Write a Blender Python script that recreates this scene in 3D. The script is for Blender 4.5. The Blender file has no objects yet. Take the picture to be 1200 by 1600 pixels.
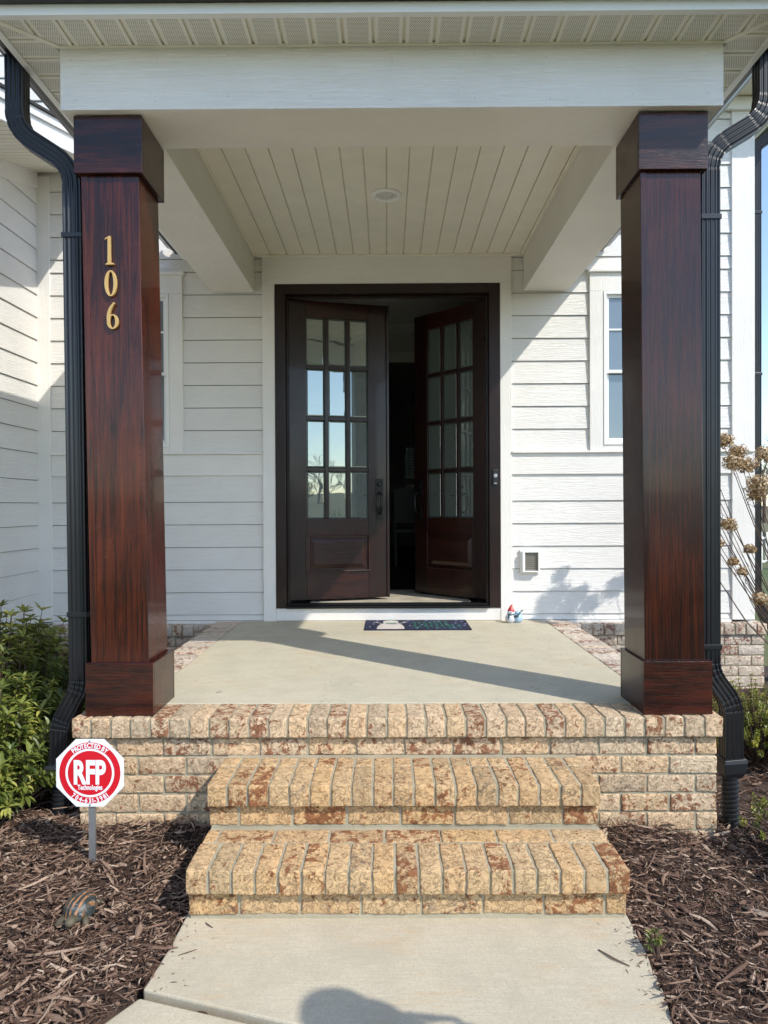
import bpy, bmesh, math, random
import numpy as np
from mathutils import Vector, Matrix, noise
R = math.radians
random.seed(7); rng = np.random.default_rng(11)
S = bpy.context.scene
C = bpy.context.scene.collection

# ------------------------------------------------------------------ camera
CZ = 0.88                      # camera height above the porch slab (slab top is z = 0, y runs into the house)
cd = bpy.data.cameras.new('camera'); cam = bpy.data.objects.new('camera', cd); C.objects.link(cam)
cd.sensor_fit = 'VERTICAL'; cd.sensor_height = 32.0; cd.lens = 32.0*1109/1600
cd.clip_start = 0.05; cd.clip_end = 3000
cam.matrix_world = Matrix.Translation((0, 0, CZ)) @ Matrix.Rotation(R(0.31), 4, 'Z') @ Matrix.Rotation(R(90-0.41), 4, 'X') @ Matrix.Rotation(R(-0.25), 4, 'Z')
S.camera = cam
# ------------------------------------------------------------------ light
SUN = Vector((0.821, -0.714, 1.0)).normalized()          # towards the sun
elev = math.asin(SUN.z); az = math.atan2(SUN.x, SUN.y)    # azimuth clockwise from +Y
w = bpy.data.worlds.new('World'); S.world = w; w.use_nodes = True
nt = w.node_tree; bg = nt.nodes['Background']
sky = nt.nodes.new('ShaderNodeTexSky'); sky.sky_type = 'NISHITA'; sky.sun_disc = False
sky.sun_elevation = elev; sky.sun_rotation = az; sky.altitude = 200; sky.air_density = 1.0; sky.dust_density = .4; sky.ozone_density = 1.2
nt.links.new(sky.outputs[0], bg.inputs[0]); bg.inputs[1].default_value = 0.15
sd = bpy.data.lights.new('sun', 'SUN'); sun = bpy.data.objects.new('sun', sd); C.objects.link(sun)
sd.energy = 2.3; sd.angle = R(0.55); sd.color = (1.0, 0.945, 0.85)
sun.rotation_euler = SUN.to_track_quat('Z', 'Y').to_euler(); sun.location = (4, -4, 8)
S.view_settings.view_transform = 'Standard'; S.view_settings.look = 'None'
S.view_settings.exposure = 0.94; S.view_settings.gamma = 1.0
S.render.engine = 'CYCLES'
S.cycles.max_bounces = 10; S.cycles.diffuse_bounces = 6; S.cycles.glossy_bounces = 4

# ------------------------------------------------------------------ node helpers
class NT:
    def __init__(s, name):
        s.m = bpy.data.materials.new(name); s.m.use_nodes = True; s.t = s.m.node_tree
        s.b = s.t.nodes['Principled BSDF']; s.out = s.t.nodes['Material Output']
    def n(s, kind, props=None, **inp):
        nd = s.t.nodes.new('ShaderNode'+kind)
        for k, v in (props or {}).items(): setattr(nd, k, v)
        for k, v in inp.items():
            k2 = int(k[1:]) if k[0] == 'i' and k[1:].isdigit() else k
            s.set(nd.inputs[k2], v)
        return nd
    def set(s, sock, v):
        if hasattr(v, 'is_output') or isinstance(v, bpy.types.NodeSocket): s.t.links.new(v, sock)
        elif isinstance(v, bpy.types.Node): s.t.links.new(v.outputs[0], sock)
        else:
            if isinstance(v, tuple) and len(v) == 3 and sock.type == 'RGBA': v = v+(1,)
            sock.default_value = v
    def coord(s, sc=(1, 1, 1), rot=(0, 0, 0), loc=(0, 0, 0)):
        if not hasattr(s, 'tc'): s.tc = s.n('TexCoord')
        return s.n('Mapping', Vector=s.tc.outputs['Object'], Scale=sc, Rotation=rot, Location=loc).outputs[0]
    def noise(s, vec, scale=5, detail=4, rough=.55, dist=0):
        return s.n('TexNoise', Vector=vec, Scale=scale, Detail=detail, Roughness=rough, Distortion=dist).outputs[0]
    def ramp(s, fac, stops, interp='LINEAR'):
        r = s.n('ValToRGB', Fac=fac); cr = r.color_ramp; cr.interpolation = interp
        while len(cr.elements) < len(stops): cr.elements.new(.5)
        for e, (p, c) in zip(cr.elements, stops):
            e.position = p; e.color = (c if isinstance(c, tuple) else (c, c, c))+(1,)
        return r.outputs[0]
    def mix(s, f, a, b, mode='MIX'):
        m = s.n('Mix', dict(data_type='RGBA', blend_type=mode))
        s.set(m.inputs[0], f); s.set(m.inputs[6], a); s.set(m.inputs[7], b); return m.outputs[2]
    def math(s, op, a, b=0.0):
        m = s.n('Math', dict(operation=op)); s.set(m.inputs[0], a); s.set(m.inputs[1], b); return m.outputs[0]
    def attr(s, name): return s.n('Attribute', dict(attribute_name=name)).outputs['Fac']
    def bump(s, h, strength=.3, dist=.01, normal=None):
        b = s.n('Bump', Height=h, Strength=strength, Distance=dist)
        if normal is not None: s.set(b.inputs['Normal'], normal)
        s.set(s.b.inputs['Normal'], b.outputs[0]); return b.outputs[0]
    def done(s, col=None, rough=None, metal=None, **kw):
        if col is not None: s.set(s.b.inputs['Base Color'], col)
        if rough is not None: s.set(s.b.inputs['Roughness'], rough)
        if metal is not None: s.set(s.b.inputs['Metallic'], metal)
        for k, v in kw.items(): s.set(s.b.inputs[k.replace('_', ' ')], v)
        return s.m

def plain(name, col, rough=.6, metal=0, bump=0, var=.12, bscale=60, **kw):
    t = NT(name); v = t.coord()
    c = t.mix(t.ramp(t.noise(v, 7, 5), [(.35, 0.0), (.65, 1.0)]), tuple(x*(1-var) for x in col), tuple(min(1, x*(1+var)) for x in col))
    if bump: t.bump(t.noise(v, bscale, 4), bump, .004)
    return t.done(c, rough, metal, **kw)

def paint_mat(name, col, axis='x', grain=.5, rough=.5, dirt=.08):
    """painted fibre cement board with embossed wood grain along x/y (h) or z (v)"""
    t = NT(name)
    sc = (1.3, 1.3, 26) if axis == 'x' else (26, 26, 1.3)
    v = t.coord(sc); g = t.noise(v, 5.0, 5, .6, 1.2)
    v2 = t.coord(tuple(a*3 for a in sc)); g2 = t.noise(v2, 5.0, 3, .6, .6)
    big = t.noise(t.coord(), 1.7, 4, .6)
    c = t.mix(t.ramp(big, [(.38, 0.0), (.7, 1.0)]), col, tuple(x*(1-dirt) for x in col))
    c = t.mix(t.ramp(t.noise(t.coord(), 55, 2), [(.72, 0.0), (.78, 1.0)]), c, tuple(x*.86 for x in col))
    hgt = t.math('ADD', t.ramp(g, [(.35, 0.0), (.62, 1.0)]), t.math('MULTIPLY', g2, .5))
    t.bump(hgt, grain, .004)
    return t.done(c, rough)

def wood_mat(name, dark, red, axis='z', gloss=.22, bright=None, seed=0.0, lo=.42, hi=.68):
    t = NT(name); s1 = {'z': (17, 17, .5), 'x': (.7, 9, 9), 'y': (9, .7, 9)}[axis]
    v = t.coord(s1, loc=(seed, seed*1.7, seed*.6)); g = t.noise(v, 3.0, 6, .6, 1.5)
    fine = t.noise(t.coord(tuple(a*5 for a in s1), loc=(seed, 0, 0)), 4, 4, .6, .4)
    big = t.noise(t.coord((1.6, 1.6, .9) if axis == 'z' else (1, 1, 1), loc=(seed, seed, seed)), 2.2, 4, .6, .5)
    f = t.math('ADD', t.math('MULTIPLY', g, .45), t.math('ADD', t.math('MULTIPLY', fine, .25), t.math('MULTIPLY', big, .3)))
    c = t.ramp(f, [(lo, dark), ((lo+hi)/2, tuple((a+b)/2 for a, b in zip(dark, red))), (hi, red), (min(.95, hi+.16), bright or red)])
    # knots
    vor = t.n('TexVoronoi', Vector=t.coord((2.6, 2.6, 1.1) if axis == 'z' else (1.4, 3, 3), loc=(seed, 0, seed)), Scale=1.4)
    kn = t.ramp(vor.outputs['Distance'], [(.0, 1.0), (.06, .7), (.10, 0.0)])
    c = t.mix(kn, c, tuple(x*.35 for x in dark))
    vor2 = t.n('TexVoronoi', Vector=t.coord(), Scale=70)
    peel = t.ramp(vor2.outputs['Distance'], [(.0, 1.0), (.3, 0.0)])
    t.bump(t.math('ADD', t.math('MULTIPLY', fine, 1.6), t.math('MULTIPLY', t.math('MULTIPLY', peel, t.ramp(big, [(.45, 0.0), (.6, 1.0)])), .5)), .22, .004)
    ro = t.ramp(t.noise(t.coord(), 3, 4), [(.3, gloss), (.75, gloss+.18)])
    return t.done(c, ro, Specular_IOR_Level=.38, Coat_Weight=.22, Coat_Roughness=.06)

def brick_mat(name, cream, rust, lich=.35, seed=0.0):
    t = NT(name); r = t.attr('rnd')
    off = t.n('CombineXYZ', X=t.math('MULTIPLY', r, 37.0), Y=t.math('MULTIPLY', r, 91.0), Z=t.math('MULTIPLY', r, 53.0)).outputs[0]
    base = t.n('VectorMath', dict(operation='ADD')); t.set(base.inputs[0], t.coord()); t.set(base.inputs[1], off)
    v = base.outputs[0]
    n1 = t.noise(v, 30, 9, .74, .25); n2 = t.noise(v, 60, 4, .65); n3 = t.noise(v, 11, 5, .65, .1)
    tone = t.ramp(r, [(0, tuple(a*.76 for a in cream)), (.2, (cream[0]*.95, cream[1]*.87, cream[2]*.80)), (.45, cream), (.8, (min(.9, cream[0]*1.06), cream[1]*.94, cream[2]*.82)), (1, (cream[0]*.98, cream[1]*.90, cream[2]*.76))])
    c = t.mix(t.ramp(n2, [(.4, 0.0), (.7, .5)]), tone, tuple(a*.80 for a in cream))
    c = t.mix(t.ramp(t.noise(v, 45, 6, .75, .2), [(.50, 0.0), (.66, .45)]), c, (min(.85, cream[0]*1.18), min(.8, cream[1]*1.18), cream[2]*1.16))
    # rusty patches on the faces, more on some bricks
    amt = t.ramp(t.math('FRACT', t.math('MULTIPLY', r, 7.31)), [(0, -.04), (.5, .01), (1, .095)])
    m = t.ramp(t.math('ADD', t.math('ADD', t.math('MULTIPLY', n1, .8), t.math('MULTIPLY', n3, .2)), amt), [(.565, 0.0), (.60, 1.0)])
    c = t.mix(t.math('MULTIPLY', m, .85), c, t.mix(n2, rust, tuple(a*.55 for a in rust)))
    amt2 = t.ramp(t.math('FRACT', t.math('MULTIPLY', r, 13.7)), [(0, -.04), (.6, .0), (1, lich*.32)])
    n4 = t.noise(v, 40, 7, .75, .2)
    m2 = t.ramp(t.math('ADD', n4, amt2), [(.62, 0.0), (.70, 1.0)])
    c = t.mix(t.math('MULTIPLY', m2, .6), c, (.17, .14, .115))
    crack = t.ramp(t.noise(v, 26, 5, .65, 1.2), [(.47, 0.0), (.495, 1.0), (.52, 0.0)])
    c = t.mix(t.math('MULTIPLY', crack, .06), c, (.26, .17, .10))
    h = t.math('SUBTRACT', t.math('ADD', t.math('MULTIPLY', n1, .7), t.math('MULTIPLY', n2, .6)), t.math('MULTIPLY', crack, .35))
    t.bump(h, 1.0, .008)
    return t.done(c, .9, Specular_IOR_Level=.25)

def concrete_mat(name, a, b, sc=1.0, stain=(.50, .33, .17), line=False):
    t = NT(name); v = t.coord()
    c = t.mix(t.ramp(t.noise(v, 1.6*sc, 6, .62), [(.32, 0.0), (.7, 1.0)]), a, b)
    c = t.mix(t.ramp(t.noise(v, 150, 4, .75), [(.46, 0.0), (.68, .6)]), c, tuple(x*.62 for x in a))
    c = t.mix(t.ramp(t.noise(v, 260, 2, .6), [(.62, 0.0), (.75, .6)]), c, (.66, .63, .55))
    c = t.mix(t.ramp(t.noise(t.coord((1, 1, 1), loc=(3, 1, 0)), 5.5, 7, .72), [(.44, 0.0), (.62, .55)]), c, tuple(x*.80 for x in a))
    c = t.mix(t.ramp(t.noise(t.coord((1.2, 22, 1)), 6, 4, .65), [(.42, 0.0), (.66, .5)]), c, tuple(x*.82 for x in a))
    hc = t.n('TexVoronoi', dict(feature='DISTANCE_TO_EDGE'), Vector=t.n('VectorMath', dict(operation='ADD'), i0=v, i1=t.n('TexNoise', Vector=v, Scale=5, Detail=5).outputs[1]).outputs[0], Scale=.55)
    c = t.mix(t.ramp(hc.outputs[0], [(0, .5), (.0028, 0.0)]), c, tuple(x*.5 for x in a))
    st = t.math('MULTIPLY', t.ramp(t.noise(v, 3.2, 4), [(.5, 0.0), (.68, 1.0)]), t.ramp(t.noise(t.coord((1, 4, 1)), 9, 5, .7), [(.46, 0.0), (.66, 1.0)]))
    c = t.mix(t.math('MULTIPLY', st, .6), c, stain)
    t.bump(t.math('ADD', t.noise(v, 170, 4, .7), t.math('MULTIPLY', t.noise(t.coord((1, 14, 1)), 14, 3), .5)), .35, .003)
    return t.done(c, .88, Specular_IOR_Level=.3)

M = {}
M['siding'] = paint_mat('white_siding_paint', (.82, .80, .765), 'x', .55)
M['trim_h'] = paint_mat('white_trim_paint', (.83, .805, .765), 'x', .4)
M['trim_v'] = paint_mat('white_trim_paint_upright', (.83, .805, .765), 'z', .35)
M['beam'] = paint_mat('beam_paint', (.83, .80, .765), 'x', .6, .5)
M['beam_bounce'] = paint_mat('beam_paint_warm_bounce', (.80, .77, .69), 'x', .6, .5)  # warm light bounced off the bricks is put into this beam colour
M['vinyl'] = plain('cream_vinyl', (.81, .775, .66), .45, var=.03)
M['smooth_white'] = plain('white_vinyl_window', (.82, .82, .80), .3, var=.02)
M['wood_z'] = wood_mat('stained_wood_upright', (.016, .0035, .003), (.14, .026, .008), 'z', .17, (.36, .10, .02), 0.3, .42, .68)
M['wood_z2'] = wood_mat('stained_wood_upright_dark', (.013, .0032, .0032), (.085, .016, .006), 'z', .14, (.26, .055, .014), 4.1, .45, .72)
M['wood_x'] = wood_mat('stained_wood_level', (.010, .0025, .0022), (.085, .016, .006), 'x', .17, (.30, .07, .016), 1.3, .43, .68)
M['door_z'] = wood_mat('mahogany_door', (.008, .003, .0026), (.030, .0075, .0045), 'z', .26, (.09, .018, .008), 2.0, .40, .75)
M['door_x'] = wood_mat('mahogany_door_rail', (.010, .0033, .0026), (.060, .012, .0055), 'x', .26, (.22, .05, .015), 6.0, .40, .75)
M['brick'] = brick_mat('buff_tumbled_brick', (.69, .535, .365), (.32, .105, .045))
M['brick_step'] = brick_mat('ochre_tumbled_brick', (.63, .445, .25), (.32, .105, .04), .42)
M['brick_pale'] = brick_mat('pale_tumbled_brick', (.68, .60, .51), (.30, .12, .08), .3)
M['mortar'] = plain('mortar', (.375, .335, .24), .95, bump=.6, bscale=120)
M['slab'] = concrete_mat('porch_concrete', (.53, .485, .37), (.61, .555, .42))
M['walk'] = concrete_mat('walk_concrete', (.52, .46, .345), (.60, .53, .40), .8)
M['black_alu'] = plain('black_painted_aluminium', (.008, .009, .012), .30, var=.1, Coat_Weight=.2, Coat_Roughness=.2)
M['black_plastic'] = plain('black_plastic', (.014, .015, .017), .42)
M['dark_metal'] = plain('dark_bronze_metal', (.02, .019, .018), .35, .7)
M['gold'] = plain('gold_paint', (.62, .40, .15), .38, .35, var=.06)
M['steel'] = plain('galvanised_steel', (.42, .43, .44), .45, .8, bump=.2)
M['shingle'] = plain('dark_roof_shingles', (.03, .03, .033), .95, bump=.7, bscale=40, var=.3)
M['sheath'] = plain('dark_sheathing', (.10, .095, .085), .95)
M['int_wall'] = plain('grey_interior_paint', (.58, .58, .56), .8, var=.02)
M['int_trim'] = plain('white_interior_paint', (.7, .7, .67), .6, var=.02)
M['int_floor'] = wood_mat('dark_floorboards', (.02, .012, .009), (.06, .035, .02), 'y', .35)
M['int_dark'] = plain('dark_furniture', (.015, .012, .011), .35)
M['rug_beige'] = plain('beige_rug', (.42, .37, .29), .95, bump=.8, bscale=150, var=.2)
M['sign_white'] = plain('sign_white', (.82, .84, .88), .35, var=.02)
M['sign_red'] = plain('sign_red', (.62, .008, .02), .35, var=.04)
M['lens'] = plain('recessed_lamp_lens', (.62, .62, .58), .35, var=.03)
M['navy'] = plain('navy_coir', (.012, .014, .045), .98, bump=.9, bscale=220, var=.5)
M['mat_white'] = plain('mat_white_fibre', (.62, .56, .52), .98, bump=.9, bscale=220, var=.15)
M['mat_green'] = plain('mat_green_fibre', (.02, .18, .11), .98, bump=.9, bscale=220, var=.3)
M['mat_blue'] = plain('mat_pale_blue_fibre', (.30, .36, .58), .98, bump=.9, bscale=220, var=.2)

def glass_mat(name, tint=(.02, .03, .03), refl=.5, thru=.45, col=(.93, 1, .98)):
    t = NT(name)
    gl = t.n('BsdfGlossy', Color=col, Roughness=.012)
    tr = t.n('BsdfTransparent', Color=(.75, .8, .78, 1))
    df = t.n('BsdfPrincipled'); df.inputs['Base Color'].default_value = tint+(1,); df.inputs['Roughness'].default_value = .5
    m1 = t.n('MixShader', i0=thru, i1=df.outputs[0], i2=tr.outputs[0])
    fr = t.n('Fresnel', IOR=1.5)
    f = t.math('MAXIMUM', fr.outputs[0], refl)
    nb = t.n('Bump', Height=t.noise(t.coord(), 3, 2), Strength=.06, Distance=.02); t.set(gl.inputs['Normal'], nb.outputs[0])
    m2 = t.n('MixShader', i0=f, i1=m1.outputs[0], i2=gl.outputs[0])
    t.t.links.new(m2.outputs[0], t.out.inputs[0]); return t.m
M['pane'] = glass_mat('door_glass', (.115, .145, .13), .34, .10, (.70, .78, .77))
M['winglass'] = glass_mat('window_glass', (.10, .13, .17), .12, .12)

def soffit_mat():
    t = NT('perforated_vinyl_soffit'); sep = t.n('SeparateXYZ', Vector=t.tc.outputs['Object'] if hasattr(t, 'tc') else t.coord())
    x, y = sep.outputs[0], sep.outputs[1]; p = .0076
    row = t.math('MULTIPLY', y, 1/p); ri = t.math('FLOOR', row)
    sh = t.math('MULTIPLY', t.math('MODULO', ri, 2.0), .5)
    u = t.math('SUBTRACT', t.math('FRACT', t.math('ADD', t.math('ADD', t.math('MULTIPLY', x, 1/p), sh), 1000.0)), .5)
    vv = t.math('SUBTRACT', t.math('FRACT', t.math('ADD', row, 1000.0)), .5)
    d = t.math('SQRT', t.math('ADD', t.math('MULTIPLY', u, u), t.math('MULTIPLY', vv, vv)))
    hole = t.math('LESS_THAN', d, .27)
    c = t.mix(t.math('MULTIPLY', hole, t.attr('perf')), (.80, .775, .69), (.06, .05, .035))
    return t.done(c, .45)
M['soffit'] = soffit_mat()

def leaf_mat(name, c0, c1, c2, trans=.25):
    t = NT(name); r = t.attr('rnd')
    c = t.ramp(r, [(0, c0), (.6, c1), (1, c2)])
    t.done(c, .38); t.b.inputs['Specular IOR Level'].default_value = .5
    tl = t.n('BsdfTranslucent'); t.set(tl.inputs[0], t.mix(.5, c, c2))
    m = t.n('MixShader', i0=trans, i1=t.b.outputs[0], i2=tl.outputs[0]); t.t.links.new(m.outputs[0], t.out.inputs[0]); return t.m
M['leaf'] = leaf_mat('evergreen_leaves', (.045, .075, .018), (.18, .215, .042), (.46, .44, .11))
M['leaf_yellow'] = leaf_mat('yellow_green_leaves', (.10, .13, .02), (.24, .26, .04), (.42, .38, .06))
M['dry_flower'] = leaf_mat('dried_petals', (.22, .12, .05), (.50, .34, .17), (.78, .64, .44), .2)
M['twig'] = plain('brown_twig', (.11, .070, .050), .85, var=.3)
M['grass'] = leaf_mat('grass_blades', (.05, .10, .02), (.10, .17, .03), (.2, .24, .06))
def chip_mat():
    t = NT('shredded_bark_chips'); r = t.attr('rnd')
    c = t.ramp(r, [(0, (.022, .012, .009)), (.3, (.125, .072, .050)), (.6, (.26, .165, .117)), (.88, (.46, .33, .24)), (1, (.66, .53, .40))])
    c = t.mix(t.ramp(t.noise(t.coord(), 130, 4, .7), [(.35, 0.0), (.7, 1.0)]), c, t.mix(.5, c, (.03, .017, .012)))
    t.bump(t.noise(t.coord(), 240, 3, .7), .6, .003); return t.done(c, .9, Specular_IOR_Level=.2)
M['chip'] = chip_mat()
M['soil'] = plain('dark_soil', (.050, .030, .021), .98, bump=1.0, bscale=90, var=.4)
def lawn_mat():
    t = NT('lawn_and_field'); v = t.coord()
    c = t.mix(t.ramp(t.noise(v, .35, 6), [(.4, 0.0), (.62, 1.0)]), (.075, .12, .028), (.17, .155, .07))
    far = t.n('VectorMath', dict(operation='LENGTH')); t.set(far.inputs[0], t.coord())
    c = t.mix(t.ramp(t.math('MULTIPLY', far.outputs['Value'], 1/90.), [(.15, 0.0), (.45, 1.0)]), c, (.20, .165, .085))
    c = t.mix(t.ramp(t.noise(v, 14, 5, .7), [(.35, 0.0), (.7, .6)]), c, (.05, .075, .02))
    t.bump(t.noise(v, 30, 5, .7), .8, .03); return t.done(c, .95)
M['lawn'] = lawn_mat()
M['water'] = plain('pond_water', (.06, .075, .06), .12, var=.1)

# ------------------------------------------------------------------ mesh helpers
class MB:
    def __init__(s): s.v = []; s.f = []; s.rnd = []; s.perf = []; s.smooth = False
    def add(s, vs, fs, rnd=None, perf=0.0):
        o = len(s.v); s.v += [tuple(p) for p in vs]; s.f += [tuple(i+o for i in f) for f in fs]
        s.rnd += [rnd if rnd is not None else 0.5]*len(vs); s.perf += [perf]*len(vs); return s
    def box(s, x0, x1, y0, y1, z0, z1, rnd=None, perf=0.0):
        return s.add([(x0,y0,z0),(x1,y0,z0),(x1,y1,z0),(x0,y1,z0),(x0,y0,z1),(x1,y0,z1),(x1,y1,z1),(x0,y1,z1)],
                     [(0,3,2,1),(4,5,6,7),(0,1,5,4),(1,2,6,5),(2,3,7,6),(3,0,4,7)], rnd, perf)
    def hexa(s, bottom, top, **k):   # 4 + 4 points, bottom ccw from above
        return s.add(list(bottom)+list(top), [(0,3,2,1),(4,5,6,7),(0,1,5,4),(1,2,6,5),(2,3,7,6),(3,0,4,7)], **k)
    def prism(s, poly, fn, a, b, **k):   # poly list of (u,v); fn(u,v,w)->xyz ; extruded from w=a to w=b
        n = len(poly)
        vs = [fn(u, v, a) for u, v in poly]+[fn(u, v, b) for u, v in poly]
        fs = [tuple(range(n))[::-1], tuple(range(n, 2*n))]+[(i, (i+1) % n, n+(i+1) % n, n+i) for i in range(n)]
        return s.add(vs, fs, **k)
    def rings(s, rings, cap=True, **k):  # loft through lists of points of equal length
        n = len(rings[0]); vs = [p for r in rings for p in r]; fs = []
        for j in range(len(rings)-1):
            for i in range(n):
                fs.append((j*n+i, j*n+(i+1) % n, (j+1)*n+(i+1) % n, (j+1)*n+i))
        if cap: fs += [tuple(range(n))[::-1], tuple((len(rings)-1)*n+i for i in range(n))]
        return s.add(vs, fs, **k)
    def tube(s, pts, rad, seg=8, **k):
        pts = [Vector(p) for p in pts]; rs = rad if isinstance(rad, (list, tuple)) else [rad]*len(pts); rings = []
        up = Vector((0.13, .21, 1)).normalized()
        for i, p in enumerate(pts):
            d = (pts[min(i+1, len(pts)-1)]-pts[max(i-1, 0)]).normalized()
            a = d.cross(up);
            if a.length < .05: a = d.cross(Vector((1, .2, 0)))
            a.normalize(); b = d.cross(a)
            rings.append([tuple(p+(a*math.cos(t)+b*math.sin(t))*rs[i]) for t in [2*math.pi*q/seg for q in range(seg)]])
        return s.rings(rings, **k)
    def lathe(s, prof, c, seg=24, axis='z', **k):  # prof list of (r, h)
        rings = []
        for r, h in prof:
            ring = []
            for q in range(seg):
                t = 2*math.pi*q/seg; a, b = r*math.cos(t), r*math.sin(t)
                ring.append({'z': (c[0]+a, c[1]+b, c[2]+h), 'y': (c[0]+a, c[1]+h, c[2]+b)}[axis])
            rings.append(ring)
        return s.rings(rings, **k)
    def ball(s, c, r, seg=14, ringn=9, **k):
        rr = r if isinstance(r, tuple) else (r, r, r); rings = []
        for j in range(ringn+1):
            ph = math.pi*(j+.02)/(ringn+.04)-math.pi/2
            rings.append([(c[0]+rr[0]*math.cos(ph)*math.cos(2*math.pi*q/seg), c[1]+rr[1]*math.cos(ph)*math.sin(2*math.pi*q/seg), c[2]+rr[2]*math.sin(ph)) for q in range(seg)])
        return s.rings(rings, **k)
    def build(s, name, mat, parent=None, bevel=0, seg=2, smooth=False, origin=None):
        me = bpy.data.meshes.new(name)
        o0 = Vector(origin) if origin else Vector((0, 0, 0))
        me.from_pydata([tuple(Vector(p)-o0) for p in s.v] if origin else s.v, [], s.f); me.update()
        a = me.attributes.new('rnd', 'FLOAT', 'POINT'); a.data.foreach_set('value', s.rnd)
        if any(s.perf): a = me.attributes.new('perf', 'FLOAT', 'POINT'); a.data.foreach_set('value', s.perf)
        bm = bmesh.new(); bm.from_mesh(me); bmesh.ops.recalc_face_normals(bm, faces=bm.faces); bm.to_mesh(me); bm.free()
        return link(name, me, mat, parent, bevel, seg, smooth, origin)
def link(name, me, mat, parent=None, bevel=0, seg=2, smooth=False, origin=None):
    o = bpy.data.objects.new(name, me); C.objects.link(o)
    if mat: me.materials.append(M[mat] if isinstance(mat, str) else mat)
    if smooth: me.polygons.foreach_set('use_smooth', [True]*len(me.polygons))
    if bevel:
        b = o.modifiers.new('bevel', 'BEVEL'); b.width = bevel; b.segments = seg; b.limit_method = 'ANGLE'; b.angle_limit = R(40)
        if not smooth: b.harden_normals = False
    if origin: o.location = origin
    if parent:
        o.parent = parent
        if not origin or True:
            o.location = Vector(o.location)-wloc(parent)
    return o
def wloc(o):
    v = Vector((0, 0, 0))
    while o: v += o.location; o = o.parent
    return v
def tag(o, label, cat, group=None, kind=None):
    o['label'] = label; o['category'] = cat
    if group: o['group'] = group
    if kind: o['kind'] = kind
    return o
def thing(name, loc, label, cat, group=None):
    o = bpy.data.objects.new(name, None); C.objects.link(o); o.location = loc; o.empty_display_size = .1
    return tag(o, label, cat, group)
def struct(o, kind='structure'): o['kind'] = kind; return o

# ------------------------------------------------------------------ ground
GZ = -0.60
def ground():
    n = 24; mb = MB(); rad = [0, 3, 8, 16, 30, 60, 120, 300, 900, 2000]
    vs = [(0, 0, GZ)]; fs = []
    for j, r in enumerate(rad[1:]):
        for q in range(n):
            a = 2*math.pi*q/n; vs.append((r*math.cos(a), r*math.sin(a), GZ-.004*(j > 2)*min(r, 60)+(max(0, -math.sin(a))*min(r*.035, 8) if j > 3 else 0)))
    for q in range(n): fs.append((0, 1+q, 1+(q+1) % n))
    for j in range(len(rad)-2):
        for q in range(n):
            a = 1+j*n; b = a+n; fs.append((a+q, b+q, b+(q+1) % n, a+(q+1) % n))
    mb.add(vs, fs); struct(mb.build('lawn', 'lawn'))
ground()
WZ = -0.496   # walkway top
def mulch_h(x, y):
    """height of the bark bed"""
    h = -.50+.03*noise.noise(Vector((x*1.7, y*1.7, .3)))+.012*noise.noise(Vector((x*7, y*7, 2)))
    if y > 2.35 and x < 0: h += min(.055, .09*(y-2.35))
    if x > .8 and 2.3 < y < 3.0: h += .035*math.exp(-((x-.95)/.25)**2-((y-2.9)/.28)**2)*1.6
    return h
# walkway: two slabs with a joint
walk = MB()
walk_poly = [(-.685, 2.40), (-.690, 2.20), (-.706, 2.015), (-.30, 1.893), (.1, 1.77), (.62, 1.612), (.735, 1.80), (.776, 2.00), (.792, 2.2), (.80, 2.40)]
walk.prism(walk_poly, lambda u, v, w_: (u, v, w_), WZ-.1, WZ)
struct(walk.build('walkway', 'walk', bevel=.006))
walk2 = MB()
p2 = [(-.707, 1.990), (-.30, 1.867), (.1, 1.745), (.615, 1.590), (.40, 1.20), (-.2, .55), (-1.2, -.3), (-3.2, -1.2), (-3.9, .0), (-2.4, .75), (-1.35, 1.36), (-.95, 1.68), (-.80, 1.84)]
walk2.prism(p2, lambda u, v, w_: (u, v, w_), WZ-.1, WZ-.006)
walk2.rings  # second slab sits a touch lower
struct(walk2.build('path', 'walk', bevel=.006))

def inside(poly, x, y):
    c = False; n = len(poly)
    for i in range(n):
        x1, y1 = poly[i]; x2, y2 = poly[(i+1) % n]
        if (y1 > y) != (y2 > y) and x < (x2-x1)*(y-y1)/(y2-y1)+x1: c = not c
    return c
bed = MB(); nx, ny = 96, 72; X0, X1, Y0, Y1 = -3.4, 4.4, .6, 6.2
gx = np.linspace(X0, X1, nx); gy = np.linspace(Y0, Y1, ny)
def bedz(x, y):
    h = mulch_h(x, y)
    if inside(walk_poly, x, y) or inside(p2, x, y) : h = WZ-.07
    if abs(x-.06) < .70 and y > 2.33: h = WZ-.07
    return h
bed.add([(x, y, bedz(x, y)-.012) for y in gy for x in gx], [(j*nx+i, j*nx+i+1, (j+1)*nx+i+1, (j+1)*nx+i) for j in range(ny-1) for i in range(nx-1)])
struct(bed.build('mulch_bed', 'soil'))

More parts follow.
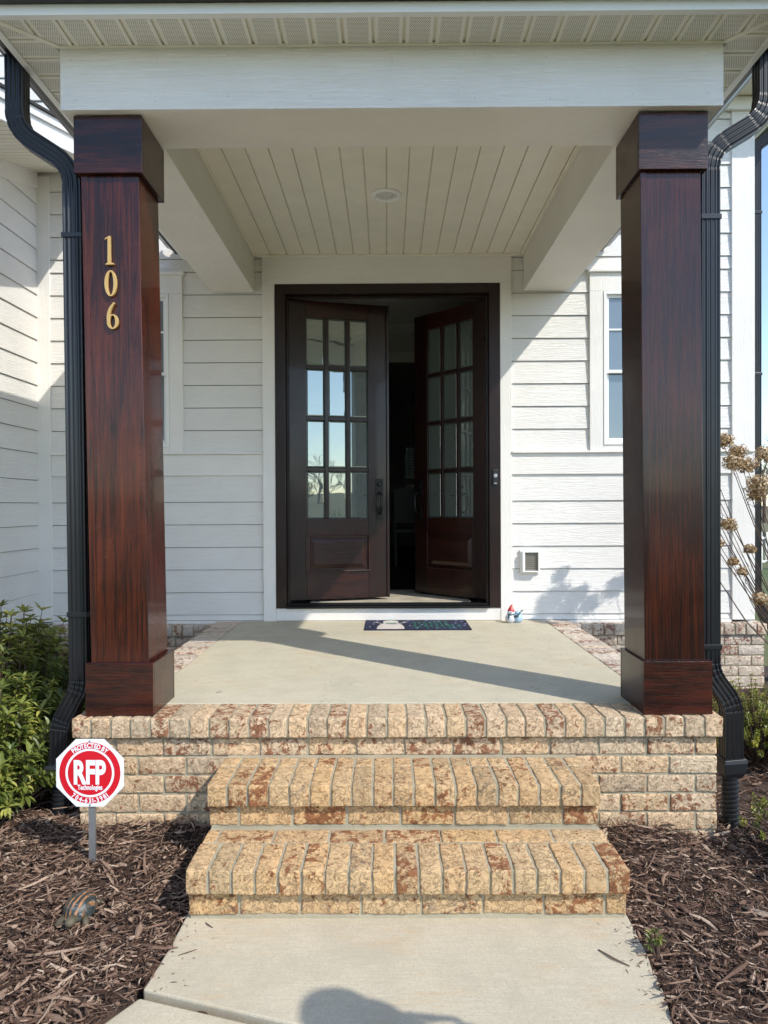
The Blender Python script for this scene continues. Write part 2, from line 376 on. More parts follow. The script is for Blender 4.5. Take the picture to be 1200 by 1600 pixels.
jointp = [(-.72, 2.03), (.62, 1.63), (.62, 1.57), (-.72, 1.97)]
def chips():
    vs = []; fs = []; rn = []; k = 0
    regs = [(-1.75, -.60, 1.25, 3.1, 20000), (.72, 1.95, 1.25, 3.1, 17500), (-2.9, -1.3, 2.6, 4.6, 4500), (1.35, 3.2, 2.9, 5.3, 6500)]
    for (a, b, c, d, n) in regs:
        for _ in range(n):
            x = random.uniform(a, b); y = random.uniform(c, d)
            if inside(walk_poly, x+.008, y) and inside(walk_poly, x-.008, y): continue
            if inside(p2, x, y) or inside(jointp, x, y): continue
            if abs(x-.06) < .74 and y > 2.33: continue
            if -1.31 < x < 1.38 and y > 2.96: continue
            near = y < 3.1
            big = random.random() < .05
            L = random.choice((random.uniform(.008, .022), random.uniform(.012, .04), random.uniform(.02, .08)))*(1.0 if near else 1.5)*(random.uniform(1.4, 2.3) if big else 1)
            W = random.uniform(.0012, .0042)*(1 if near else 1.6)*(random.uniform(1.6, 2.6) if big else 1)
            an = random.gauss(.55 if x < 0 else 2.5, .9) if random.random() < .7 else random.uniform(0, math.pi)
            ti = random.gauss(0, .28); z = mulch_h(x, y)+random.uniform(-.012, .010)+(.004 if big else 0)
            dx, dy = math.cos(an)*math.cos(ti), math.sin(an)*math.cos(ti); dz = math.sin(ti)
            px, py = -math.sin(an), math.cos(an); roll = random.gauss(0, .5)
            pz = math.sin(roll); cr = math.cos(roll); px *= cr; py *= cr
            bend = random.gauss(0, .10)*L; o = len(vs)
            r = random.random()**1.25*.95 if not big else random.uniform(.35, .97)
            if random.random() < .012: r = 1.0
            th = W*.55
            for q, (s_, wf) in enumerate(((-.5, .35), (-.15, 1), (.2, .9), (.5, .25))):
                cx = x+dx*L*s_+px*bend*(1-4*s_*s_); cy = y+dy*L*s_+py*bend*(1-4*s_*s_); cz = z+dz*L*s_+abs(bend)*.3*(1-4*s_*s_)
                ww = W*wf*random.uniform(.7, 1.3)
                vs += [(cx-px*ww, cy-py*ww, cz-pz*ww), (cx, cy, cz+th), (cx+px*ww, cy+py*ww, cz+pz*ww)]; rn += [r*.85, r, r*.95]
            for q in range(3):
                e = o+q*3; fs += [(e, e+1, e+4, e+3), (e+1, e+2, e+5, e+4)]
    for _ in range(150):
        y = random.uniform(1.6, 2.34); sd_ = random.random() < .5
        x = (-.70+abs(random.gauss(0, .05))) if sd_ else (.79-abs(random.gauss(0, .05)))
        if not inside(walk_poly, x, y): continue
        an = random.uniform(0, 3.14); L = random.uniform(.003, .014); W = random.uniform(.0006, .0018); dx, dy = math.cos(an), math.sin(an); o = len(vs); z = WZ+.0012; r = random.random()*.8
        vs += [(x-dx*L, y-dy*L, z), (x-dy*W, y+dx*W, z+.0015), (x+dy*W, y-dx*W, z), (x+dx*L, y+dy*L, z+.0005)]; rn += [r]*4; fs += [(o, o+1, o+3), (o, o+3, o+2)]
    me = bpy.data.meshes.new('mulch'); me.from_pydata(vs, [], fs); me.update()
    at = me.attributes.new('rnd', 'FLOAT', 'POINT'); at.data.foreach_set('value', rn)
    o = link('mulch', me, 'chip'); tag(o, 'dark brown shredded bark mulch in the beds on both sides of the steps', 'mulch', kind='stuff')
chips()

# ------------------------------------------------------------------ bricks
def brick(mb, x0, x1, y0, y1, z0, z1, r=.0042, amp=.0030, cell=.016, jit=.0018):
    j = lambda: random.uniform(-jit, jit)
    x0 += j(); x1 += j(); y0 += j(); z0 += j()*.6; z1 += j()*.6
    lo = (x0, y0, z0); hi = (x1, y1, z1); g = []
    for a, b in zip(lo, hi):
        n = max(2, int(round((b-a-2*r)/cell)))
        g.append([a, a+r*.35, a+r]+[a+r+(b-a-2*r)*i/n for i in range(1, n)]+[b-r, b-r*.35, b])
    rn = random.random(); off = Vector((rn*50, rn*31, rn*17)); o = len(mb.v); idx = {}; vs = []
    nX, nY, nZ = len(g[0]), len(g[1]), len(g[2])
    def vid(i, j_, k):
        key = (i, j_, k)
        if key not in idx:
            p = Vector((g[0][i], g[1][j_], g[2][k]))
            q = Vector([min(max(p[t], lo[t]+r), hi[t]-r) for t in range(3)]); d = p-q
            if d.length > 1e-9:
                l = d.length; p = q+d*(r/l)
                p += (d/l)*(noise.noise(p*42+off)*amp + noise.noise(p*120+off)*amp*.5)
            idx[key] = len(vs); vs.append(p)
        return idx[key]
    fs = []
    for i in range(nX-1):
        for j_ in range(nY-1):
            fs.append((vid(i, j_, 0), vid(i, j_+1, 0), vid(i+1, j_+1, 0), vid(i+1, j_, 0))); k = nZ-1
            fs.append((vid(i, j_, k), vid(i+1, j_, k), vid(i+1, j_+1, k), vid(i, j_+1, k)))
    for i in range(nX-1):
        for k in range(nZ-1):
            fs.append((vid(i, 0, k), vid(i+1, 0, k), vid(i+1, 0, k+1), vid(i, 0, k+1))); j_ = nY-1
            fs.append((vid(i, j_, k), vid(i, j_, k+1), vid(i+1, j_, k+1), vid(i+1, j_, k)))
    for j_ in range(nY-1):
        for k in range(nZ-1):
            fs.append((vid(0, j_, k), vid(0, j_, k+1), vid(0, j_+1, k+1), vid(0, j_+1, k))); i = nX-1
            fs.append((vid(i, j_, k), vid(i, j_+1, k), vid(i, j_+1, k+1), vid(i, j_, k+1)))
    mb.add(vs, fs, rnd=rn)
G = .0098    # mortar joint
def rowlock(mb, x0, x1, n, y0, y1, z0, z1, **k):
    p = (x1-x0+G)/n
    for i in range(n):
        a = x0+i*p; brick(mb, a, a+p-G, y0, y1, z0, z1, **k)
def rowlock_y(mb, y0, y1, n, x0, x1, z0, z1, **k):
    p = (y1-y0+G)/n
    for i in range(n):
        a = y0+i*p; brick(mb, x0, x1, a, a+p-G, z0, z1, **k)
def course(mb, x0, x1, y0, y1, z0, z1, off, L=.2032, fromright=True, **k):
    """stretchers filling x0..x1; off = length of the first piece at the right end"""
    b = x1; first = True
    while b > x0+.012:
        l = (off if first else L-G); a = b-l
        if a < x0+.03: a = x0
        brick(mb, a, b, y0, y1, z0, z1, **k); b = a-G; first = False
def course_y(mb, y0, y1, x0, x1, z0, z1, off, L=.2032, **k):
    a = y0; first = True
    while a < y1-.012:
        l = (off if first else L-G); b = a+l
        if b > y1-.03: b = y1
        brick(mb, x0, x1, a, b, z0, z1, **k); a = b+G; first = False

porch = thing('brick_porch', (.03, 3.0, -.49), 'raised buff brick porch with a grey concrete floor carrying the two wood columns', 'porch')
PX0, PX1 = -1.325, 1.389; PY0 = 2.95; PCH = .0794
capz = -.0835
mb = MB(); rowlock(mb, PX0, PX1, 33, PY0, PY0+.222, capz+.002, 0); mb.build('brick_cap', 'brick', porch, smooth=True)
mb = MB(); rowlock_y(mb, PY0+.232, 5.485, 28, PX0, PX0+.188, capz+.002, -.001, r=.0045); mb.build('brick_edging', 'brick_pale', porch, smooth=True); mb = MB(); rowlock_y(mb, PY0+.232, 5.485, 28, PX1-.181, PX1, capz+.002, -.001, r=.0045)
mb.build('brick_edging', 'brick_pale', porch, smooth=True)
mb = MB()
wx0, wx1 = PX0+.02, PX1-.014
for c in range(6):
    z1 = capz-.0095-c*PCH; z0 = z1-PCH+G
    course(mb, wx0, wx1, PY0+.026, PY0+.115, z0, z1, (.085 if c % 2 == 0 else .1934))
    course_y(mb, PY0+.125, 5.4, wx1-.088, wx1, z0, z1, (.1934 if c % 2 == 0 else .09), cell=.05)
    course_y(mb, PY0+.125, 5.4, wx0, wx0+.088, z0, z1, (.1934 if c % 2 == 0 else .09), cell=.05)
mb.build('brick_wall', 'brick', porch, smooth=True)
mb = MB(); mb.box(PX0+.006, PX1-.006, PY0+.006, 5.49, capz+.004, -.005)
mb.box(wx0+.005, wx1-.005, PY0+.032, 5.49, -.60, capz+.004); mb.build('mortar', 'mortar', porch)
mb = MB(); mb.box(-1.128, 1.200, PY0+.229, 5.484, -.06, .0015); mb.build('floor_slab', 'slab', porch, bevel=.004)

steps = thing('brick_steps', (.06, 2.5, -.5), 'two buff brick steps with upright brick nosings leading up to the porch', 'steps')
def step(name, x0, x1, y0, yb, zt, kind):
    mb = MB(); rowlock(mb, x0, x1, 19, y0, y0+.194, zt-.080, zt)
    if kind == 'lower': course(mb, x0+.002, x1-.002, y0+.205, y0+.300, zt-.080, zt-.001, .1934)
    else: rowlock(mb, x0+.002, x1-.002, 19, y0+.205, y0+.296, zt-.080, zt-.001)
    # ends of the step, seen at the sides
    o = mb.build(name, 'brick_step', steps, smooth=True)
    mb = MB(); z1 = zt-.0795-G; z0 = z1-PCH+G
    course(mb, x0+.004, x1-.003, y0+.026, y0+.115, z0, z1, .068 if kind == 'lower' else .128)
    course_y(mb, y0+.125, yb-.01, x1-.092, x1-.003, z0, z1, .1934, cell=.05); course_y(mb, y0+.125, yb-.01, x0+.004, x0+.092, z0, z1, .1934, cell=.05)
    mb.build('riser', 'brick_step', o, smooth=True)
    mb = MB(); mb.box(x0+.006, x1-.007, y0+.006, yb, zt-.079, zt-.0045); mb.box(x0+.009, x1-.009, y0+.031, yb-.002, zt-.40, zt-.079); mb.build('mortar', 'mortar', o)
SX0, SX1 = -.675, .793
step('step', SX0, SX1, 2.333, 2.664, -.3205, 'lower')
step('step', SX0-.005, SX1-.005, 2.636, 2.974, -.157, 'upper')

# ------------------------------------------------------------------ columns
def column(xb, xt, xs, label, mat, yb=2.985, numcol=None):
    """xb: trim x range at foot, xt: shift at head, xs shaft range at foot"""
    cx = (xb[0]+xb[1])/2; t = thing('porch_column', (cx, yb+.15, 0), label, 'column', 'porch columns')
    HT = 2.53
    sh = lambda z: xt*z/HT
    mb = MB(); x0, x1 = xs; y0, y1 = yb+.022, yb+.278
    z0, z1 = .20, 2.32
    mb.hexa([(x0+sh(z0), y0, z0), (x1+sh(z0), y0, z0), (x1+sh(z0), y1, z0), (x0+sh(z0), y1, z0)], [(x0+sh(z1), y0, z1), (x1+sh(z1), y0, z1), (x1+sh(z1), y1, z1), (x0+sh(z1), y1, z1)])
    mb.build('shaft', mat, t, bevel=.003, origin=(cx, yb+.15, 0))
    # corner boards: thin strip standing 2 mm proud on the front left edge
    mb = MB(); s0 = x0+.0265
    for (a, b) in ((x0-.0005, s0),):
        mb.hexa([(a+sh(z0), y0-.003, z0), (b+sh(z0), y0-.003, z0), (b+sh(z0), y0+.01, z0), (a+sh(z0), y0+.01, z0)], [(a+sh(z1), y0-.003, z1), (b+sh(z1), y0-.003, z1), (b+sh(z1), y0+.01, z1), (a+sh(z1), y0+.01, z1)])
    mb.build('corner_board', mat, t, bevel=.0015)
    mb = MB(); a, b = xb; th = .019
    def collar(z0, z1, s, d=0):
        mb = MB(); A, B = a+s-d, b+s+d; Y0, Y1 = yb-d, yb+.30
        mb.box(A, B, Y0, Y0+th, z0, z1); mb.box(A, A+th, Y0+th+.0008, Y1-th-.0008, z0, z1-.0008); mb.box(B-th, B, Y0+th+.0008, Y1-th-.0008, z0, z1-.0008); mb.box(A, B, Y1-th, Y1, z0, z1)
        mb.box(A+th, B-th, Y0+th, Y1-th, z0+.006, z1-.006)
        return mb
    collar(.0015, .225, 0).build('base_trim', 'wood_x', t, bevel=.002, origin=(cx, yb+.15, 0))
    collar(2.288, 2.528, xt*.93).build('capital_trim', 'wood_x', t, bevel=.002, origin=(cx, yb+.15, 0))
    return t
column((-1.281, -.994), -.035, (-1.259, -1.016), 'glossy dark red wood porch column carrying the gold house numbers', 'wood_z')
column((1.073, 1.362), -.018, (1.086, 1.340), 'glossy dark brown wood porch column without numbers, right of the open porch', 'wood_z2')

# house numbers
def ribbon(pts, ws, closed=False):
    """polyline with varying full widths -> list of quads outline (left, right)"""
    n = len(pts); L, Rr = [], []
    for i in range(n):
        a = pts[(i-1) % n] if closed or i > 0 else pts[i]; b = pts[(i+1) % n] if closed or i < n-1 else pts[i]
        dx, dy = b[0]-a[0], b[1]-a[1]; l = math.hypot(dx, dy) or 1; nx_, ny_ = -dy/l, dx/l; w_ = ws[i]/2
        L.append((pts[i][0]+nx_*w_, pts[i][1]+ny_*w_)); Rr.append((pts[i][0]-nx_*w_, pts[i][1]-ny_*w_))
    return L, Rr
def add_ribbon(mb, pts, ws, fn, d0, d1, closed=False):
    L, Rr = ribbon(pts, ws, closed); n = len(pts)
    vs = [fn(*L[i], d0) for i in range(n)]+[fn(*Rr[i], d0) for i in range(n)]+[fn(*L[i], d1) for i in range(n)]+[fn(*Rr[i], d1) for i in range(n)]
    fs = []; m = n if closed else n-1
    for i in range(m):
        j = (i+1) % n
        fs += [(i, j, n+j, n+i), (2*n+i, 3*n+i, 3*n+j, 2*n+j), (i, 2*n+i, 2*n+j, j), (n+i, n+j, 3*n+j, 3*n+i)]
    if not closed: fs += [(0, n, 3*n, 2*n), (n-1, 3*n-1, 4*n-1, 2*n-1)]
    mb.add(vs, fs)
num = thing('house_numbers', (-1.18, 3.0, 1.9), 'gold house numbers 106 running down the dark red porch column', 'house numbers')
def digit(px, y0px, y1px, kind):
    D = 3.0; zc = CZ+(792-(y0px+y1px)/2-.0044*430)*D/1109; xc = (px-606)*D/1109; H = (y1px-y0px)*D/1109; k = H/46.0   # k metres per photo pixel
    fn = lambda u, v, d: (xc+u*k, 3.0035-d*1.0, zc+v*k)
    mb = MB()
    if kind == '1':
        mb.prism([(-3.2,-21),(-2.9,19),(-6.5,17),(-7.6,17.6),(-7.0,19),(-1,22.6),(1.6,23),(2.0,-21)], fn, 0, .0125)
        mb.prism([(-6.2,-23),(7.0,-22.6),(7.0,-20.6),(3.6,-19.6),(-2.8,-19.8),(-6.2,-21.2)], fn, 0, .0130)
    if kind == '0':
        n = 36; pts = [(7.6*math.cos(2*math.pi*i/n), 20.8*math.sin(2*math.pi*i/n)) for i in range(n)]
        ws = [2.2+3.6*abs(math.cos(2*math.pi*i/n))**1.3 for i in range(n)]; add_ribbon(mb, pts, ws, fn, 0, .0125, True)
    if kind == '6':
        n = 32; pts = [(1.2+7.0*math.cos(2*math.pi*i/n), -9.6+11.2*math.sin(2*math.pi*i/n)) for i in range(n)]
        ws = [2.0+3.2*abs(math.cos(2*math.pi*i/n))**1.3 for i in range(n)]; add_ribbon(mb, pts, ws, fn, 0, .0125, True)
        tl = [(-5.9,-10),(-6.1,-3),(-5.2,4),(-3.3,10),(-.4,15.4),(2.6,19.2),(4.8,20.8)]; add_ribbon(mb, tl, [4.2,5.0,5.2,4.8,4.0,3.0,2.2], fn, 0, .0131)
        mb.prism([(3.2+2.0*math.cos(a), 20.2+1.7*math.sin(a)) for a in [2*math.pi*i/10 for i in range(10)]], fn, 0, .0136)
    mb.build('digit', 'gold', num, bevel=.0006, seg=1)
digit(174, 366, 411, '1'); digit(175.5, 418.5, 461, '0'); digit(177, 468.5, 512, '6')

# ------------------------------------------------------------------ porch roof
proof = thing('porch_roof', (.02, 4.2, 2.53), 'white porch roof with a wide front beam, beadboard ceiling, vented soffit and black gutters', 'porch roof')
BX0, BX1 = -1.352, 1.394; WY = 5.5; WF = 5.489       # wall plane, and face of siding-carrying plane
mb = MB(); mb.box(BX0, BX1, 2.950, 2.972, 2.532, 2.7885); mb.build('front_beam_board', 'beam', proof, bevel=.002)
mb = MB()
for i in range(9):
    for zz_ in (2.575, 2.745):
        nx_, nz_ = BX0+.06+i*.328+random.uniform(-.02, .02), zz_+random.uniform(-.012, .012); mb.lathe([(.0022, .0002), (.0022, -.0006), (.0004, -.0008)], (nx_, 2.950, nz_), 8, 'y', cap=False)
no = mb.build('nail_heads', 'steel', proof); no['kind'] = 'stuff'
mb = MB(); mb.box(BX0+.003, BX1-.003, 2.9725, 3.275, 2.5335, 2.80); mb.build('front_beam', 'beam_bounce', proof, bevel=.002)
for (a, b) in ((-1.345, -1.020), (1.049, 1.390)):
    mb = MB(); mb.box(a, b, 3.2755, 5.472, 2.5345, 2.83); mb.build('side_beam', 'beam_bounce', proof, bevel=.003)
# beadboard ceiling
mb = MB(); CP = .1274; CZL = 2.819; x = -1.019
xs_ = []
while x < 1.048:
    b = min(x+CP, 1.048); mb.box(x+.0028, b-.0028, 3.276, 5.47, CZL, CZL+.014); x += CP
mb.box(-1.019, 1.048, 3.276, 5.47, CZL+.0125, CZL+.02); mb.build('beadboard_ceiling', 'vinyl', proof, bevel=.002, seg=1)
mb = MB()
for a, b in ((-1.019, -1.006), (1.035, 1.048)): mb.box(a, b, 3.28, 5.46, CZL-.012, CZL-.0005)
mb.box(-1.005, 1.034, 5.452, 5.47, CZL-.014, CZL-.0006); mb.build('ceiling_moulding', 'vinyl', proof, bevel=.002)
# soffit
SZ = 2.79; FX0, FX1, FY = -1.566, 1.590, 2.745    # outer faces of fascia
def soffit_panels(mb, p0, p1, along, o0, o1, m0, m1, pitch=.1215):
    """panels along one axis between inner line o0 and outer line o1, mitred at the ends (slopes m0, m1)"""
    n = int(round((p1-p0)/pitch)); ph = (p1-p0)/n
    for i in range(n):
        a = p0+i*ph; g = .006
        segs = [(a+g, a+.020, 0), (a+.020, a+ph-.020, 1), (a+ph-.020, a+ph-g, 0)]
        for (s0, s1, pf) in segs:
            oi = o0
            def lim(s):   # inner limit because of the mitre
                l = o0
                if m0 is not None and s < m0: l = o0+(o1-o0)*min(1, (m0-s)/(m0-p0))
                if m1 is not None and s > m1: l = o0+(o1-o0)*min(1, (s-m1)/(p1-m1))
                return l
            A, B = lim(s0), lim(s1)
            if abs(A-o1) < .004 and abs(B-o1) < .004: continue
            q = [(s0, A), (s1, B), (s1, o1), (s0, o1)]
            pts = [(u, v) if along == 'x' else (v, u) for u, v in q]
            mb.add([(u, v, SZ) for u, v in pts]+[(u, v, SZ+.01) for u, v in pts], [(0,1,2,3),(4,5,6,7),(0,1,5,4),(1,2,6,5),(2,3,7,6),(3,0,4,7)], perf=float(pf))
mb = MB(); soffit_panels(mb, FX0+.03, FX1-.03, 'x', 2.945, 2.775, BX0, BX1)
soffit_panels(mb, 2.775, 5.46, 'y', BX0-.004, FX0+.03, 2.945, None); soffit_panels(mb, 2.775, 5.46, 'y', BX1+.004, FX1-.03, 2.945, None)
mb.build('vented_soffit', 'soffit', proof)
mb = MB(); mb.box(FX0+.02, FX1-.02, 2.76, 2.948, SZ+.0105, SZ+.016); mb.box(FX0+.02, BX0-.001, 2.9485, 5.47, SZ+.0105, SZ+.016); mb.box(BX1+.001, FX1-.02, 2.9485, 5.47, SZ+.0105, SZ+.016)
o = mb.build('soffit_backing', 'vinyl', proof)
mb = MB()   # mitre strips and channel against the beam
mb.box(BX0, BX1, 2.938, 2.9495, SZ-.004, SZ+.004)
for sx, bx, fx in ((1, BX0, FX0+.03), (-1, BX1, FX1-.03)):
    dx, dy = (fx-bx), 2.775-2.945; l = math.hypot(dx, dy); nx_, ny_ = -dy/l*.012, dx/l*.012
    mb.add([(bx+nx_, 2.945+ny_, SZ-.003), (bx-nx_, 2.945-ny_, SZ-.003), (fx-nx_, 2.775-ny_, SZ-.003), (fx+nx_, 2.775+ny_, SZ-.003),
            (bx+nx_, 2.945+ny_, SZ+.001), (bx-nx_, 2.945-ny_, SZ+.001), (fx-nx_, 2.775-ny_, SZ+.001), (fx+nx_, 2.775+ny_, SZ+.001)], [(0,1,2,3),(4,5,6,7),(0,1,5,4),(1,2,6,5),(2,3,7,6),(3,0,4,7)])
mb.build('soffit_channel', 'vinyl', proof)
mb = MB()
mb.box(FX0, FX1, FY, FY+.03, SZ-.006, 2.90); mb.box(FX0, FX0+.03, FY+.0302, 5.47, SZ-.006, 2.90); mb.box(FX1-.03, FX1, FY+.0302, 5.47, SZ-.006, 2.90)
mb.build('fascia', 'smooth_white', proof, bevel=.002)
# gutter: K profile swept round three sides
def gutter():
    prof = [(0.001, 2.824), (.055, 2.824), (.060, 2.83), (.068, 2.845), (.095, 2.862), (.118, 2.872), (.127, 2.886), (.127, 2.93), (.120, 2.932), (.118, 2.90), (.1, 2.88), (.06, 2.865), (.052, 2.835), (.05, 2.832), (.004, 2.832), (.004, 2.93), (.001, 2.93)]
    def ring(x, y, sx, sy): return [(x+sx*u, y-sy*u, z) for u, z in prof]
    mb = MB(); mb.rings([ring(FX0, 5.45, -1, 0), ring(FX0, FY, -1, 1), ring(FX1, FY, 1, 1), ring(FX1, 5.45, 1, 0)])
    mb.build('gutter', 'black_alu', proof)
gutter()
mb = MB(); e = .02   # hipped shingle roof
mb.add([(FX0-e, FY-e, 2.935), (FX1+e, FY-e, 2.935), (FX1+e, 5.47, 2.935), (FX0-e, 5.47, 2.935), (FX0+.9, 3.65, 3.30), (FX1-.9, 3.65, 3.30), (FX1-.9, 5.47, 3.30), (FX0+.9, 5.47, 3.30)],
       [(0,3,2,1),(4,5,6,7),(0,1,5,4),(1,2,6,5),(2,3,7,6),(3,0,4,7)]); mb.build('shingles', 'shingle', proof)
# recessed light
rl = thing('recessed_light', (0, 4.42, CZL), 'round white recessed light in the beadboard porch ceiling', 'ceiling light')
mb = MB(); mb.lathe([(.093, -.001), (.092, -.008), (.082, -.016), (.074, -.016), (.066, -.004), (.060, -.002)], (0, 4.42, CZL), 40, cap=False); mb.build('trim_ring', 'smooth_white', rl, smooth=True)
mb = MB(); mb.lathe([(.068, -.006), (.060, -.005), (.035, -.0035), (.034, -.010), (.02, -.012), (.0005, -.012)], (0.0, 4.42, CZL), 36, cap=False); mb.build('lens', 'lens', rl, smooth=True)

# ------------------------------------------------------------------ house
house = thing('house', (0, 5.6, -.5), 'white lap sided house with a belly band, white trim and a pale brick foundation', 'house')
EXP = .1748; TH = .013
def lapsiding(mb, segs, fn, zlist, holes):
    """segs: list of (u0,u1); zlist: course bottoms ascending; fn(u, out, z); holes (u0,u1,z0,z1)"""
    for i in range(len(zlist)-1):
        zb, zt = zlist[i], zlist[i+1]
        zs = sorted(set([zb, zt]+[z for h in holes for z in h[2:] if zb < z < zt]))
        for a, b in segs:
            for k in range(len(zs)-1):
                z0, z1 = zs[k], zs[k+1]; zm = (z0+z1)/2; parts = [(a, b)]
                for h in holes:
                    if h[2] < zm < h[3]:
                        new = []
                        for (p, q) in parts:
                            if h[1] <= p or h[0] >= q: new.append((p, q))
                            else:
                                if p < h[0]: new.append((p, h[0]))
                                if q > h[1]: new.append((h[1], q))
                        parts = new
                t0 = TH*(1-(z0-zb)/(zt-zb)*.8); t1 = TH*(1-(z1-zb)/(zt-zb)*.8)
                for (p, q) in parts:
                    o0 = t0 if z0 > zb else TH
                    z0q = z0+.0045 if z0 <= zb+1e-6 else z0
                    n = max(1, int((q-p)/.6)); 
                    mb.add([fn(p, 0, z0q), fn(q, 0, z0q), fn(q, o0, z0q), fn(p, o0, z0q), fn(p, 0, z1-.0002), fn(q, 0, z1-.0002), fn(q, t1, z1-.0002), fn(p, t1, z1-.0002)], [(0,3,2,1),(4,5,6,7),(0,1,5,4),(1,2,6,5),(2,3,7,6),(3,0,4,7)])
front = lambda u, o, z: (u, WY-o, z)
LX = -2.71; CRN = 2.80
zlow = [.002, .046]+[.046+EXP*i for i in range(1, 7)]; zlow[-1] = 1.128
zup = [1.300+EXP*i for i in range(0, 18)]
wins = [(1.66, 2.35, 1.34, 2.53), (-2.28, -1.67, 1.34, 2.53)]
zz = lambda lst, top: [z for z in lst if z < top]+[top]
mb = MB()
lapsiding(mb, [(LX+.105, -.955), (.950, 2.66)], front, zlow, [])
lapsiding(mb, [(LX+.105, -.955), (.950, 2.66)], front, zz(zup, 2.80), wins)
lapsiding(mb, [(LX-.1, 2.66)], front, zz([2.80+EXP*i for i in range(0, 10)], 4.03), [])
lapsiding(mb, [(-6.0, 1.0)], front, zz([4.03+EXP*i for i in range(0, 16)], 6.2), [])
mb.build('siding', 'siding', house)
# structural wall behind the siding (with door and window openings)
mb = MB(); 
def wallrect(x0, x1, z0, z1): mb.box(x0, x1, WY+.0005, WY+.10, z0, z1)
wallrect(LX-.1, -2.28, -.01, 2.6); wallrect(-1.67, -.86, -.01, 2.6); wallrect(.865, 1.66, -.01, 2.6); wallrect(2.35, CRN, -.01, 2.6); wallrect(-.8595, .8645, -.01, .095)
for a, b in ((-2.2795, -1.6705), (1.6605, 2.3495)): wallrect(a, b, -.01, 1.34); wallrect(a, b, 2.53, 2.6)
wallrect(LX-.1, CRN, 2.6005, 4.03); wallrect(-6, 1.0, 4.0305, 6.2)
mb.build('wall_sheathing', 'sheath', house)
# trim boards
def tr(x0, x1, z0, z1, t=.024, y=WY, mat='trim_v', name='trim_board', bev=.002):
    m_ = MB(); m_.box(x0, x1, y-t, y+.0003, z0, z1); return m_.build(name, mat, house, bevel=bev)
tr(LX+.001, LX+.105, .0, 3.44)                 # inner corner board, back wall side
tr(2.65, CRN, .0, 4.0, .026)                   # outside corner board
m_ = MB(); m_.box(CRN-.0005, CRN+.024, WY-.0255, WY+.10, 0, 4.0); m_.build('corner_board', 'trim_v', house, bevel=.002)
for a, b in ((LX+.106, -.963), (.958, 2.649)):
    tr(a, b, 1.128, 1.290, .019, mat='trim_h', name='belly_band')
    m_ = MB(); m_.box(a, b+(.17 if b > 2 else 0), WY-.042, WY+.0002, 1.2905, 1.306); m_.build('band_cap', 'trim_h', house, bevel=.003)
    tr(a, b, -.018, .002, .020, mat='trim_h', name='drip_trim')
# door surround (white)
tr(-.962, -.866, -.0, 2.598, .030); tr(.869, .957, -.0, 2.598, .030)
tr(-.962, .957, 2.5985, 2.819, .031, mat='trim_h'); tr(-.865, .868, .004, .098, .026, mat='trim_h', name='kick_board')
# brown frame
fr = MB()
fr.box(-.8655, -.785, WY-.034, WY+.11, .100, 2.5975); fr.box(.783, .8685, WY-.034, WY+.11, .100, 2.5975); fr.box(-.7848, .7828, WY-.034, WY+.11, 2.523, 2.5975)
fr.box(-.7848, -.7655, WY+.02, WY+.049, .12, 2.5225); fr.box(.7635, .7828, WY+.02, WY+.049, .12, 2.5225); fr.box(-.765, .763, WY+.02, WY+.049, 2.503, 2.5225)
fo = fr.build('door_frame', 'door_z', house, bevel=.003)
mb = MB(); mb.box(-.784, .782, WY-.055, WY+.12, .099, .118); mb.box(-.784, .782, WY-.02, WY+.05, .118, .132); mb.build('threshold', 'dark_metal', fo, bevel=.004)

